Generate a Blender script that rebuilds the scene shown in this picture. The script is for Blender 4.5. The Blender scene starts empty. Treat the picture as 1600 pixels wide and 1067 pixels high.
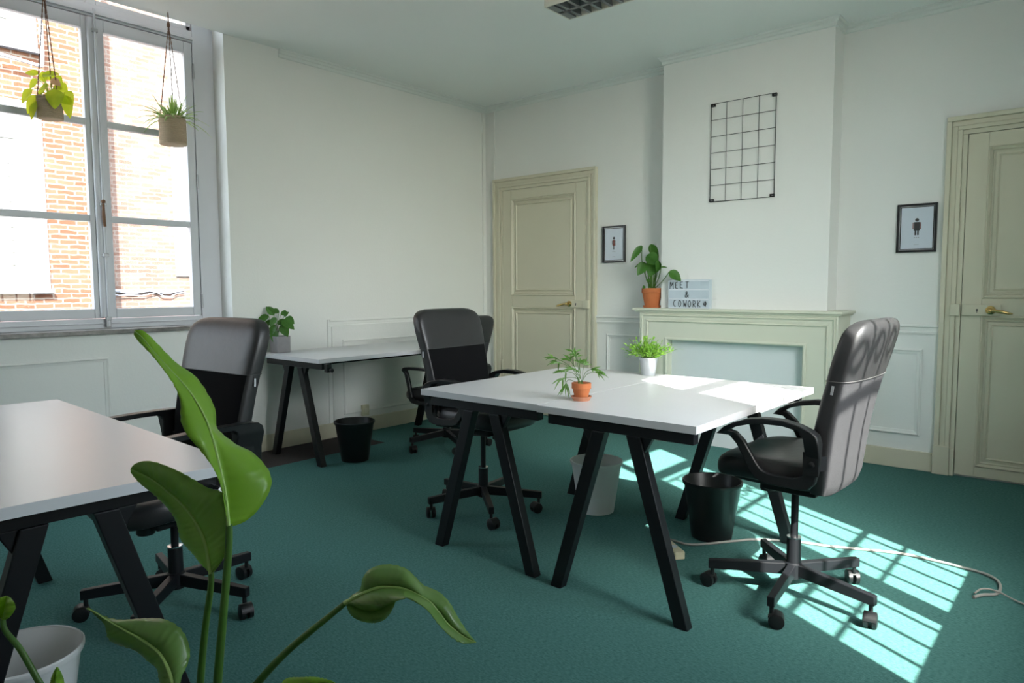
import bpy, math, random
from mathutils import Vector, Matrix
C = bpy.context.scene
COL = C.collection
PI = math.pi
# ------------------------------------------------------------------ camera
CAM = Vector((4.72571, -5.164756, 1.209356))
YAW, PITCH, ROLL, FPX = 0.705055, -0.0778263, -0.0043110, 1092.06
FW = Vector((-math.sin(YAW) * math.cos(PITCH), math.cos(YAW) * math.cos(PITCH), math.sin(PITCH)))
R0 = Vector((math.cos(YAW), math.sin(YAW), 0)); U0 = R0.cross(FW)
RT = R0 * math.cos(ROLL) + U0 * math.sin(ROLL); UP = -R0 * math.sin(ROLL) + U0 * math.cos(ROLL)
cd = bpy.data.cameras.new('camera'); cam = bpy.data.objects.new('camera', cd); COL.objects.link(cam)
cd.sensor_width = 36; cd.lens = FPX / 1600 * 36; cd.clip_start = 0.02; cd.clip_end = 200
m = Matrix((RT, UP, -FW)).transposed().to_4x4(); m.translation = CAM; cam.matrix_world = m
C.camera = cam
def at(px, py, d):            # a spot measured on the photograph at a chosen distance d (m) ahead of the lens
    return CAM + d * (FW + RT * (px - 800) / FPX - UP * (py - 533.5) / FPX)
# ------------------------------------------------------------------ sky, sun, exposure
C.view_settings.view_transform = 'Standard'; C.view_settings.look = 'None'
C.view_settings.gamma = 1; C.view_settings.exposure = 0.16
w = bpy.data.worlds.new('sky'); C.world = w; w.use_nodes = True
nt = w.node_tree; bgn = nt.nodes['Background']
sky = nt.nodes.new('ShaderNodeTexSky'); sky.sky_type = 'NISHITA'; sky.sun_disc = False
sky.sun_elevation = math.radians(41.6); sky.air_density = 1.0; sky.dust_density = 2.0; sky.ozone_density = 0.6
SUN_DIR = Vector((-1, .554, -1.015)).normalized()
sky.sun_rotation = math.atan2(-SUN_DIR.x, -SUN_DIR.y)
hsv = nt.nodes.new('ShaderNodeHueSaturation'); hsv.inputs['Saturation'].default_value = 0.45
nt.links.new(sky.outputs[0], hsv.inputs['Color']); nt.links.new(hsv.outputs[0], bgn.inputs[0]); bgn.inputs[1].default_value = 2.9
sd = bpy.data.lights.new('sun', 'SUN'); sun = bpy.data.objects.new('sun', sd); COL.objects.link(sun)
sd.energy = 38; sd.angle = math.radians(0.45); sd.color = (1.0, 0.95, 0.88)
sun.rotation_euler = SUN_DIR.to_track_quat('-Z', 'Y').to_euler(); sun.location = (9, -6, 8)
def portal(name, loc, rot, sx, sy):
    l = bpy.data.lights.new(name, 'AREA'); l.shape = 'RECTANGLE'; l.size = sx; l.size_y = sy
    l.cycles.is_portal = True
    o = bpy.data.objects.new(name, l); o.location = loc; o.rotation_euler = rot; COL.objects.link(o)
# ------------------------------------------------------------------ helpers
def mat(name, col, rough=.5, metal=0, spec=.5, noise=0, nscale=20, bump=0, bscale=200, coat=0, trans=0, stretch=(1, 1, 1), col2=None):
    m = bpy.data.materials.new(name); m.use_nodes = True; n = m.node_tree.nodes; L = m.node_tree.links
    b = n['Principled BSDF']; b.inputs['Base Color'].default_value = (*col, 1); b.inputs['Roughness'].default_value = rough
    b.inputs['Metallic'].default_value = metal; b.inputs['Specular IOR Level'].default_value = spec
    b.inputs['Coat Weight'].default_value = coat
    if trans: b.inputs['Transmission Weight'].default_value = trans
    tc = n.new('ShaderNodeTexCoord'); mp = n.new('ShaderNodeMapping'); mp.inputs['Scale'].default_value = stretch
    L.new(tc.outputs['Object'], mp.inputs[0])
    nz = n.new('ShaderNodeTexNoise'); nz.inputs['Scale'].default_value = nscale; nz.inputs['Detail'].default_value = 4
    L.new(mp.outputs[0], nz.inputs['Vector'])
    mx = n.new('ShaderNodeMix'); mx.data_type = 'RGBA'
    c2 = col2 or tuple(max(0, c * (1 - noise)) for c in col)
    mx.inputs[6].default_value = (*col, 1); mx.inputs[7].default_value = (*c2, 1)
    L.new(nz.outputs[0], mx.inputs[0]); L.new(mx.outputs[2], b.inputs['Base Color'])
    if bump:
        n2 = n.new('ShaderNodeTexNoise'); n2.inputs['Scale'].default_value = bscale; n2.inputs['Detail'].default_value = 3
        L.new(mp.outputs[0], n2.inputs['Vector'])
        bp = n.new('ShaderNodeBump'); bp.inputs['Strength'].default_value = bump; bp.inputs['Distance'].default_value = .01
        L.new(n2.outputs[0], bp.inputs['Height']); L.new(bp.outputs[0], b.inputs['Normal'])
    return m
M = {}
M['wall'] = mat('wall_paint', (.81, .82, .79), .75, noise=.04, nscale=1.5, bump=.08, bscale=60)
M['dado_paint'] = mat('dado_paint', (.70, .74, .74), .6, noise=.03, nscale=2)
M['ceiling'] = mat('ceiling_paint', (.88, .91, .89), .6, noise=.04, nscale=1)
M['cream'] = mat('cream_paint', (.66, .63, .49), .45, noise=.06, nscale=4)
M['mantel'] = mat('mantel_paint', (.66, .67, .55), .5, noise=.05, nscale=4)
M['white_paint'] = mat('white_window_paint', (.64, .66, .70), .4, noise=.05, nscale=5)
M['crown'] = mat('crown_paint', (.74, .78, .75), .6, noise=.03)
M['carpet'] = mat('teal_carpet', (.016, .112, .105), .95, spec=.1, nscale=75, col2=(.190, .430, .400), bump=1.0, bscale=300, stretch=(1, 2.2, 1))
M['grey_carpet'] = mat('grey_brown_carpet', (.045, .04, .04), .95, spec=.1, nscale=120, col2=(.09, .08, .08), bump=.5, bscale=350)
M['desk_white'] = mat('white_melamine', (.64, .65, .67), .32, spec=.42, noise=.02, nscale=8)
M['black_metal'] = mat('black_metal', (.006, .007, .009), .45, spec=.35, noise=.2)
M['black_plastic'] = mat('black_plastic', (.007, .008, .009), .40, spec=.4, noise=.2, bump=.05, bscale=500)
M['leather'] = mat('black_leather', (.019, .019, .0205), .42, spec=.55, noise=.2, nscale=12, bump=.12, bscale=25)
M['fabric'] = mat('black_fabric', (.006, .006, .007), .9, spec=.1, noise=.3, nscale=200, bump=.3, bscale=600)
M['mesh_fabric'] = mat('grey_woven_fabric', (.012, .012, .013), .8, spec=.2, nscale=300, col2=(.060, .060, .066), bump=.5, bscale=500, stretch=(1, 1, 1.6))
M['stitch'] = mat('pale_stitching', (.06, .06, .06), .7)
M['chrome'] = mat('chrome', (.7, .7, .72), .2, metal=1)
M['brass'] = mat('brass', (.72, .50, .20), .22, metal=1, noise=.1)
M['terracotta'] = mat('terracotta', (.56, .17, .055), .8, noise=.25, nscale=25, bump=.1, bscale=80)
M['terracotta_saucer'] = mat('pale_terracotta', (.60, .26, .15), .85, noise=.2, nscale=25)
M['zinc'] = mat('zinc_pot', (.62, .65, .70), .33, metal=.7, noise=.1, nscale=15)
M['soil'] = mat('soil', (.03, .02, .012), 1, nscale=80, noise=.5, bump=.6, bscale=120)
M['grey_pot'] = mat('grey_concrete_pot', (.30, .29, .30), .8, noise=.2, nscale=30)
M['black_bin'] = mat('black_bin_plastic', (.006, .007, .008), .38, spec=.5, noise=.2)
M['white_bin'] = mat('white_bin_plastic', (.74, .75, .74), .5, noise=.03)
M['marble'] = mat('dark_marble', (.04, .04, .04), .3, nscale=14, col2=(.38, .36, .34), stretch=(1, 1.5, 2))
M['jute'] = mat('jute_weave', (.86, .68, .48), .95, noise=.3, nscale=90, bump=1, bscale=160, stretch=(1, 1, 3))
M['rope'] = mat('brown_rope', (.30, .17, .12), .9, noise=.4, nscale=150)
M['paper'] = mat('print_paper', (.62, .68, .76), .35, noise=.02)
M['ink'] = mat('print_ink', (.03, .028, .03), .6)
M['ink_red'] = mat('print_ink_maroon', (.16, .04, .03), .6)
M['ink_grey'] = mat('print_ink_grey', (.30, .32, .34), .6)
M['silver_edge'] = mat('silver_edge', (.7, .72, .75), .3, metal=.6)
M['frame_black'] = mat('black_frame', (.012, .012, .014), .3)
M['box_white'] = mat('lightbox_white', (.50, .58, .64), .4, noise=.03)
M['cable'] = mat('grey_cable', (.27, .27, .25), .5, noise=.1)
M['beige_plastic'] = mat('beige_plastic', (.60, .57, .40), .5, noise=.05)
M['louvre'] = mat('grey_louvre', (.22, .24, .25), .4, metal=.3, noise=.1)
M['lamp_body'] = mat('cream_enamel', (.72, .71, .62), .5)
M['hinge'] = mat('hinge_metal', (.35, .36, .38), .4, metal=.6)
M['rust'] = mat('rusty_metal', (.25, .13, .07), .8, noise=.4, nscale=120)
M['stone_white'] = mat('white_render', (.145, .145, .15), .8, noise=.1, nscale=6)
M['shutter'] = mat('pale_shutter', (.09, .09, .078), .7, noise=.15, nscale=10)
M['asphalt'] = mat('asphalt', (.10, .10, .10), .9, noise=.3, nscale=12)
M['cable_grey'] = mat('street_cable', (.18, .19, .22), .7, noise=.3, nscale=40)
def leafmat(name, c1, c2, tr=.35, rough=.4, scale=30):
    m = bpy.data.materials.new(name); m.use_nodes = True; n = m.node_tree.nodes; L = m.node_tree.links
    b = n['Principled BSDF']; b.inputs['Roughness'].default_value = rough; out = n['Material Output']
    nz = n.new('ShaderNodeTexNoise'); nz.inputs['Scale'].default_value = scale
    tc = n.new('ShaderNodeTexCoord'); L.new(tc.outputs['Object'], nz.inputs['Vector'])
    mx = n.new('ShaderNodeMix'); mx.data_type = 'RGBA'; mx.inputs[6].default_value = (*c1, 1); mx.inputs[7].default_value = (*c2, 1)
    L.new(nz.outputs[0], mx.inputs[0]); L.new(mx.outputs[2], b.inputs['Base Color'])
    t = n.new('ShaderNodeBsdfTranslucent')
    hs = n.new('ShaderNodeHueSaturation'); hs.inputs['Value'].default_value = 1.6; hs.inputs['Hue'].default_value = .485
    L.new(mx.outputs[2], hs.inputs['Color']); L.new(hs.outputs[0], t.inputs['Color'])
    ms = n.new('ShaderNodeMixShader'); ms.inputs[0].default_value = tr
    L.new(b.outputs[0], ms.inputs[1]); L.new(t.outputs[0], ms.inputs[2]); L.new(ms.outputs[0], out.inputs[0])
    return m
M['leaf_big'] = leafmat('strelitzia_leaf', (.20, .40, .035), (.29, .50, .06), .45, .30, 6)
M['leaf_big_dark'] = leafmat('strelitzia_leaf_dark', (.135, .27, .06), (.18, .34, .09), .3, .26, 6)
M['vein'] = leafmat('leaf_midrib', (.30, .48, .12), (.36, .54, .16), 0, .45)
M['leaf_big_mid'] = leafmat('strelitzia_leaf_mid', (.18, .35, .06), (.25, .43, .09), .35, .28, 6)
M['stem_big'] = leafmat('plant_stem', (.055, .14, .02), (.08, .20, .03), .1, .4)
M['leaf_lime'] = leafmat('lime_leaf', (.36, .50, .02), (.50, .62, .05), .5)
M['leaf_pink'] = leafmat('pinkish_leaf', (.6, .35, .25), (.65, .45, .3), .4)
M['leaf_green'] = leafmat('green_leaf', (.035, .13, .015), (.07, .20, .03), .3)
M['leaf_palm'] = leafmat('palm_leaf', (.05, .15, .02), (.12, .27, .04), .35)
M['leaf_fresh'] = leafmat('fresh_leaf', (.14, .36, .03), (.30, .52, .08), .4)
M['leaf_spider'] = leafmat('spider_leaf', (.12, .28, .04), (.28, .42, .12), .45)
M['leaf_spider_edge'] = leafmat('spider_leaf_pale_edge', (.55, .65, .35), (.6, .7, .4), .4)

def glassmat():
    m = bpy.data.materials.new('window_glass'); m.use_nodes = True; n = m.node_tree.nodes; L = m.node_tree.links
    n.remove(n['Principled BSDF']); out = n['Material Output']
    t = n.new('ShaderNodeBsdfTransparent'); t.inputs[0].default_value = (.96, .98, .97, 1)
    g = n.new('ShaderNodeBsdfGlossy'); g.inputs['Roughness'].default_value = .02
    f = n.new('ShaderNodeLayerWeight'); pw = n.new('ShaderNodeMath'); pw.operation = 'POWER'; pw.inputs[1].default_value = 4
    ma = n.new('ShaderNodeMath'); ma.operation = 'MULTIPLY_ADD'; ma.inputs[1].default_value = .6; ma.inputs[2].default_value = .025
    L.new(f.outputs['Facing'], pw.inputs[0]); L.new(pw.outputs[0], ma.inputs[0])
    ms = n.new('ShaderNodeMixShader'); L.new(ma.outputs[0], ms.inputs[0]); L.new(t.outputs[0], ms.inputs[1]); L.new(g.outputs[0], ms.inputs[2])
    L.new(ms.outputs[0], out.inputs[0]); return m
M['glass'] = glassmat()
def brickmat(name, b1, b2, mortar, bw, bh, ms):
    m = bpy.data.materials.new(name); m.use_nodes = True; n = m.node_tree.nodes; L = m.node_tree.links
    b = n['Principled BSDF']; b.inputs['Roughness'].default_value = .9; b.inputs['Specular IOR Level'].default_value = .1
    tc = n.new('ShaderNodeTexCoord'); sp = n.new('ShaderNodeSeparateXYZ'); cb = n.new('ShaderNodeCombineXYZ')
    L.new(tc.outputs['Object'], sp.inputs[0]); L.new(sp.outputs[1], cb.inputs[0]); L.new(sp.outputs[2], cb.inputs[1])
    nz = n.new('ShaderNodeTexNoise'); nz.inputs['Scale'].default_value = 9; nz.inputs['Detail'].default_value = 2
    L.new(cb.outputs[0], nz.inputs['Vector'])
    sc = n.new('ShaderNodeVectorMath'); sc.operation = 'SCALE'; sc.inputs[3].default_value = .035
    sb = n.new('ShaderNodeVectorMath'); sb.operation = 'SUBTRACT'; sb.inputs[1].default_value = (.5, .5, .5)
    L.new(nz.outputs['Color'], sb.inputs[0]); L.new(sb.outputs[0], sc.inputs[0])
    ad = n.new('ShaderNodeVectorMath'); ad.operation = 'ADD'; L.new(cb.outputs[0], ad.inputs[0]); L.new(sc.outputs[0], ad.inputs[1])
    br = n.new('ShaderNodeTexBrick'); br.inputs['Scale'].default_value = 1
    br.inputs['Brick Width'].default_value = bw; br.inputs['Row Height'].default_value = bh; br.inputs['Mortar Size'].default_value = ms
    br.inputs['Mortar Smooth'].default_value = .3
    br.inputs['Color1'].default_value = (*b1, 1); br.inputs['Color2'].default_value = (*b2, 1); br.inputs['Mortar'].default_value = (*mortar, 1)
    L.new(ad.outputs[0], br.inputs['Vector'])
    n3 = n.new('ShaderNodeTexNoise'); n3.inputs['Scale'].default_value = 3
    mx = n.new('ShaderNodeMix'); mx.data_type = 'RGBA'; mx.blend_type = 'MULTIPLY'; mx.inputs[0].default_value = .4
    L.new(cb.outputs[0], n3.inputs['Vector']); L.new(br.outputs['Color'], mx.inputs[6]); L.new(n3.outputs[0], mx.inputs[7])
    L.new(mx.outputs[2], b.inputs['Base Color']); return m
M['brick'] = brickmat('old_red_brick', (.080, .034, .020), (.105, .055, .036), (.15, .13, .115), .215, .066, .010)
M['brick_pale'] = brickmat('weathered_pink_brick', (.100, .058, .046), (.125, .085, .072), (.14, .122, .112), .2, .062, .009)

class MB:
    def __init__(s): s.V = []; s.F = []; s.I = []; s.mi = 0
    def add(s, v, f, mi=None):
        b = len(s.V); s.V += [tuple(x) for x in v]; s.F += [tuple(b + i for i in q) for q in f]
        s.I += [s.mi if mi is None else mi] * len(f); return s
    def box(s, lo, hi, mi=None):
        x0, y0, z0 = lo; x1, y1, z1 = hi
        if x0 > x1: x0, x1 = x1, x0
        if y0 > y1: y0, y1 = y1, y0
        if z0 > z1: z0, z1 = z1, z0
        v = [(x0, y0, z0), (x1, y0, z0), (x1, y1, z0), (x0, y1, z0), (x0, y0, z1), (x1, y0, z1), (x1, y1, z1), (x0, y1, z1)]
        return s.add(v, [(0, 3, 2, 1), (4, 5, 6, 7), (0, 1, 5, 4), (1, 2, 6, 5), (2, 3, 7, 6), (3, 0, 4, 7)], mi)
    def cbox(s, c, d, mi=None): return s.box([c[i] - d[i] / 2 for i in range(3)], [c[i] + d[i] / 2 for i in range(3)], mi)
    def bar(s, p0, p1, w, h, side=(1, 0, 0), mi=None):      # w along side, h along the third axis
        p0 = Vector(p0); p1 = Vector(p1); d = (p1 - p0).normalized(); a = Vector(side); a = (a - a.dot(d) * d).normalized(); b = d.cross(a)
        v = []
        for p in (p0, p1):
            for sa, sb in ((-1, -1), (1, -1), (1, 1), (-1, 1)): v.append(p + a * sa * w / 2 + b * sb * h / 2)
        return s.add(v, [(0, 3, 2, 1), (4, 5, 6, 7), (0, 1, 5, 4), (1, 2, 6, 5), (2, 3, 7, 6), (3, 0, 4, 7)], mi)
    def rings(s, rings, close=True, caps=True, mi=None):
        n = len(rings[0]); v = [p for r in rings for p in r]; f = []
        for i in range(len(rings) - 1):
            for j in range(n if close else n - 1):
                k = (j + 1) % n; f.append((i * n + j, i * n + k, (i + 1) * n + k, (i + 1) * n + j))
        if caps: f.append(tuple(range(n - 1, -1, -1))); f.append(tuple((len(rings) - 1) * n + j for j in range(n)))
        return s.add(v, f, mi)
    def lathe(s, prof, c=(0, 0, 0), seg=32, axis='z', caps=True, mi=None):
        rs = []
        for r, z in prof:
            ring = []
            for j in range(seg):
                a = 2 * PI * j / seg; x, y = r * math.cos(a), r * math.sin(a)
                p = {'z': (x, y, z), 'x': (z, x, y), 'y': (x, z, -y)}[axis] if axis != 'y' else (y, z, x)
                ring.append((c[0] + p[0], c[1] + p[1], c[2] + p[2]))
            rs.append(ring)
        return s.rings(rs, True, caps, mi)
    def tube(s, pts, r, seg=8, mi=None):
        pts = [Vector(p) for p in pts]; n = len(pts); rs = []
        rad = r if isinstance(r, (list, tuple)) else [r] * n
        d0 = (pts[1] - pts[0]).normalized(); a = d0.orthogonal().normalized()
        for i, p in enumerate(pts):
            d = (pts[min(i + 1, n - 1)] - pts[max(i - 1, 0)]).normalized()
            a = (a - a.dot(d) * d).normalized(); b = d.cross(a)
            rs.append([p + rad[i] * (a * math.cos(2 * PI * j / seg) + b * math.sin(2 * PI * j / seg)) for j in range(seg)])
        return s.rings(rs, True, True, mi)
    def grid(s, rows, mi=None):
        return s.rings(rows, False, False, mi)
    def prism(s, poly, f0, f1, mi=None):                     # poly: 2D points; f0,f1 map (a,b)->3D for both faces
        n = len(poly); v = [f0(*p) for p in poly] + [f1(*p) for p in poly]
        f = [tuple(range(n - 1, -1, -1)), tuple(range(n, 2 * n))] + [(i, (i + 1) % n, n + (i + 1) % n, n + i) for i in range(n)]
        return s.add(v, f, mi)
    def build(s, name, mats, parent=None, smooth=False, bevel=0, loc=None, solid=0, sub=0, angle=40, seg=2):
        me = bpy.data.meshes.new(name); me.from_pydata([Vector(v) for v in s.V], [], s.F)
        if not isinstance(mats, (list, tuple)): mats = [mats]
        for k in mats: me.materials.append(M[k] if isinstance(k, str) else k)
        for p, i in zip(me.polygons, s.I): p.material_index = i
        me.validate(); me.update()
        import bmesh
        bm = bmesh.new(); bm.from_mesh(me); bmesh.ops.recalc_face_normals(bm, faces=bm.faces)
        if smooth:
            for f in bm.faces: f.smooth = True
            for e in bm.edges:
                if len(e.link_faces) == 2 and e.calc_face_angle(0) > math.radians(angle): e.smooth = False
        bm.to_mesh(me); bm.free()
        o = bpy.data.objects.new(name, me); COL.objects.link(o)
        if parent: o.parent = parent
        if loc: o.location = loc
        if solid: q = o.modifiers.new('thickness', 'SOLIDIFY'); q.thickness = solid; q.offset = 0
        if bevel:
            q = o.modifiers.new('bevel', 'BEVEL'); q.width = bevel; q.segments = seg; q.limit_method = 'ANGLE'; q.angle_limit = math.radians(35)
        if sub: q = o.modifiers.new('sub', 'SUBSURF'); q.levels = sub; q.render_levels = sub
        return o
def tag(o, label, cat, group=None, kind=None):
    o['label'] = label; o['category'] = cat
    if group: o['group'] = group
    if kind: o['kind'] = kind
    return o
def thing(name, label, cat, loc=(0, 0, 0), rz=0, group=None):
    o = bpy.data.objects.new(name, None); o.empty_display_size = .05; COL.objects.link(o); o.location = loc; o.rotation_euler = (0, 0, rz)
    return tag(o, label, cat, group)
def struct(o, label=None, cat=None):
    o['kind'] = 'structure'
    if label: o['label'] = label
    if cat: o['category'] = cat
    return o
def catmull(P, n=8):
    P = [Vector(p) for p in P]; out = []
    for i in range(len(P) - 1):
        p0 = P[max(i - 1, 0)]; p1 = P[i]; p2 = P[i + 1]; p3 = P[min(i + 2, len(P) - 1)]
        for k in range(n):
            t = k / n; out.append(.5 * ((2 * p1) + (p2 - p0) * t + (2 * p0 - 5 * p1 + 4 * p2 - p3) * t * t + (3 * p1 - p0 - 3 * p2 + p3) * t ** 3))
    out.append(P[-1]); return out
# ================================================================== ROOM
H = 2.958; XR = 5.15; YR = -6.6; TH = .32; TOP = 3.55
WY0, WY1, WZ0 = -4.21, -2.67, .935           # left window opening
UY0, UY1 = -6.28, -4.74                      # unseen second left window beside the camera, added to brighten the room
VY0, VY1 = -3.623, -2.103                      # right window opening
GX0, GY0, GY1 = .47, -2.72, -1.70            # grey carpet strip
f = MB(); f.box((GX0, GY0, -.1), (XR, 0, 0)); f.box((0, GY1, -.1), (GX0, 0, 0)); f.box((0, YR, -.1), (XR, GY0, 0))
fl = struct(f.build('floor', 'carpet'), 'teal green carpet covering the office floor', 'floor')
f = MB(); f.box((0, GY0, -.1), (GX0, GY1, -.001)); struct(f.build('floor.001', 'grey_carpet'), 'grey brown carpet strip along the left wall under the narrow desk', 'floor')
c = MB(); c.box((0, YR, H), (XR, 0, H + .2)); struct(c.build('ceiling', 'ceiling'), 'pale painted ceiling', 'ceiling')
def wall_x(name, x0, x1, y0, y1, z0, label):
    b = MB(); b.box((x0, y1, -.1), (x1, TH, TOP))
    if name == 'wall_left':
        b.box((x0, YR - TH, -.1), (x1, UY0, TOP)); b.box((x0, UY1, -.1), (x1, y0, TOP)); b.box((x0, UY0, -.1), (x1, UY1, z0)); b.box((x0, UY0, TOP - .12), (x1, UY1, TOP))
    else: b.box((x0, YR - TH, -.1), (x1, y0, TOP))
    b.box((x0, y0, -.1), (x1, y1, z0)); b.box((x0, y0, TOP - .12), (x1, y1, TOP))
    return struct(b.build(name, 'wall'), label, 'wall')
wall_x('wall_left', -TH, 0, WY0, WY1, WZ0, 'pale wall with the tall window on the left')
wall_x('wall_right', XR, XR + TH, VY0, VY1, .79, 'pale wall to the right of the camera with a sunny window')
b = MB(); b.box((0, 0, -.1), (XR, TH, TOP)); struct(b.build('wall_back', 'wall'), 'pale back wall behind the doors and fireplace', 'wall')
b = MB(); b.box((0, YR - TH, -.1), (XR, YR, TOP)); struct(b.build('wall_front', 'wall'), 'pale wall behind the camera', 'wall')
CY = -.2; CX0, CX1 = 2.045, 3.29
b = MB(); b.box((CX0, CY, 1.03), (CX1, 0, H)); struct(b.build('wall_chimney_breast', 'wall'), 'pale chimney breast rising above the mantel', 'wall')
b = MB(); b.box((-TH, YR - TH, TOP), (XR + TH, TH, TOP + .1)); struct(b.build('roof', 'stone_white'), 'flat roof slab over the room', 'roof')
# crown mouldings
def crown(name, p0, p1, out, label):
    p0 = Vector(p0); p1 = Vector(p1); o = Vector(out); b = MB()
    prof = [(0, 0), (.030, 0), (.030, -.010), (.022, -.014), (.020, -.030), (.012, -.036), (.010, -.055), (0, -.06)]
    b.rings([[p + o * a + Vector((0, 0, h)) for a, h in prof] for p in (p0, p1)])
    return struct(b.build(name, 'crown'), label, 'crown moulding')
crown('trim_1', (0, -2.25, H), (0, 0, H), (1, 0, 0), 'crown moulding along the left wall')
crown('trim_2', (0, 0, H), (CX0, 0, H), (0, -1, 0), 'crown moulding above the left door')
crown('trim_3', (CX1, 0, H), (XR, 0, H), (0, -1, 0), 'crown moulding above the right alcove')
b = MB(); prof = [(0, 0), (.034, 0), (.034, -.010), (.026, -.014), (.022, -.030), (.012, -.036), (.010, -.055), (0, -.06)]
path = [((CX0, 0), (-1, 0)), ((CX0, CY), (-1, -1)), ((CX1, CY), (1, -1)), ((CX1, 0), (1, 0))]
b.rings([[(p[0] + o[0] * a, p[1] + o[1] * a, H + h) for a, h in prof] for p, o in path])
struct(b.build('trim_4', 'crown'), 'crown moulding wrapping the chimney breast', 'crown moulding')
# baseboards
def skirt(name, lo, hi, label, m='cream'):
    b = MB(); b.box(lo, hi); return struct(b.build(name, m, bevel=.004), label, 'baseboard')
skirt('baseboard_left', (0, YR, 0), (.016, 0, .122), 'cream baseboard along the left wall')
skirt('baseboard_back', (.016, -.016, 0), (.124, 0, .125), 'cream baseboard in the corner beside the left door')
skirt('baseboard_back.001', (1.315, -.016, 0), (1.90, 0, .125), 'cream baseboard between left door and fireplace')
skirt('baseboard_back.002', (3.38, -.018, 0), (3.915, 0, .125), 'cream baseboard between fireplace and right door')
skirt('baseboard_right', (XR - .016, YR, 0), (XR, 0, .122), 'cream baseboard on the right wall')
# dado rails + panel mouldings
def pm(name, pts, out, label, w=.028, d=.014, closed=True, m='wall'):
    """rectangular frame moulding on a wall; pts in (u,z); out: wall function (u,z,depth)->xyz"""
    b = MB(); (u0, z0), (u1, z1) = pts
    prof = [(0, 0), (0, d * .6), (w * .3, d), (w * .55, d * .6), (w, d * .4), (w, 0)]
    cor = [(u0, z0, 1, 1), (u1, z0, -1, 1), (u1, z1, -1, -1), (u0, z1, 1, -1)]
    rs = [[out(u + su * a, z + sz * a, dd) for a, dd in prof] for u, z, su, sz in cor]
    b.rings(rs + [rs[0]], True, False)
    return struct(b.build(name, m), label, 'wall panel moulding')
LW = lambda u, z, d: (d, u, z); BW = lambda u, z, d: (u, -d, z); RW = lambda u, z, d: (XR - d, u, z)
pm('trim_5', ((-4.25, .13), (-3.495, .785)), LW, 'rectangular panel moulding below the window')
pm('trim_6', ((-1.74, .17), (-.12, .785)), LW, 'rectangular panel moulding behind the narrow desk')
pm('trim_7', ((1.42, .225), (1.86, .80)), BW, 'small panel moulding left of the fireplace')
pm('trim_8', ((3.475, .225), (3.83, .795)), BW, 'tall panel moulding right of the fireplace', .032, .018)
def dado(name, lo, hi, axis, label):
    b = MB()
    if axis == 'x': 
        x0, x1 = lo, hi
        b.rings([[(x, -a, z) for a, z in ((0, .955), (.022, .955), (.022, .942), (.012, .936), (.010, .912), (.016, .906), (.016, .896), (0, .896))] for x in (x0, x1)])
    else:
        b.rings([[(a, y, z) for a, z in ((0, .955), (.020, .955), (.020, .942), (.010, .936), (.008, .912), (.014, .906), (.014, .896), (0, .896))] for y in (lo, hi)])
    return struct(b.build(name, 'wall'), label, 'dado rail')
dado('trim_9', -1.87, 0, 'y', 'dado rail on the left wall')
dado('trim_10', .014, .124, 'x', 'dado rail in the corner by the left door')
dado('trim_11', 1.315, 1.84, 'x', 'dado rail between left door and fireplace')
dado('trim_12', 3.42, 3.915, 'x', 'dado rail between fireplace and right door')
b = MB(); b.box((0, -1.885, .122), (.012, -1.87, .955)); b.box((0, -1.845, .122), (.010, -1.835, .896)); struct(b.build('trim_13', 'wall'), 'upright strip ending the dado panelling on the left wall', 'wall panel moulding')
b = MB(); b.box((0, -.055, .122), (.012, -.03, H - .06)); b.box((.10, -.01, .125), (.124, 0, H - .06)); struct(b.build('trim_14', 'wall'), 'slim upright strips in the room corner', 'corner strip')
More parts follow.
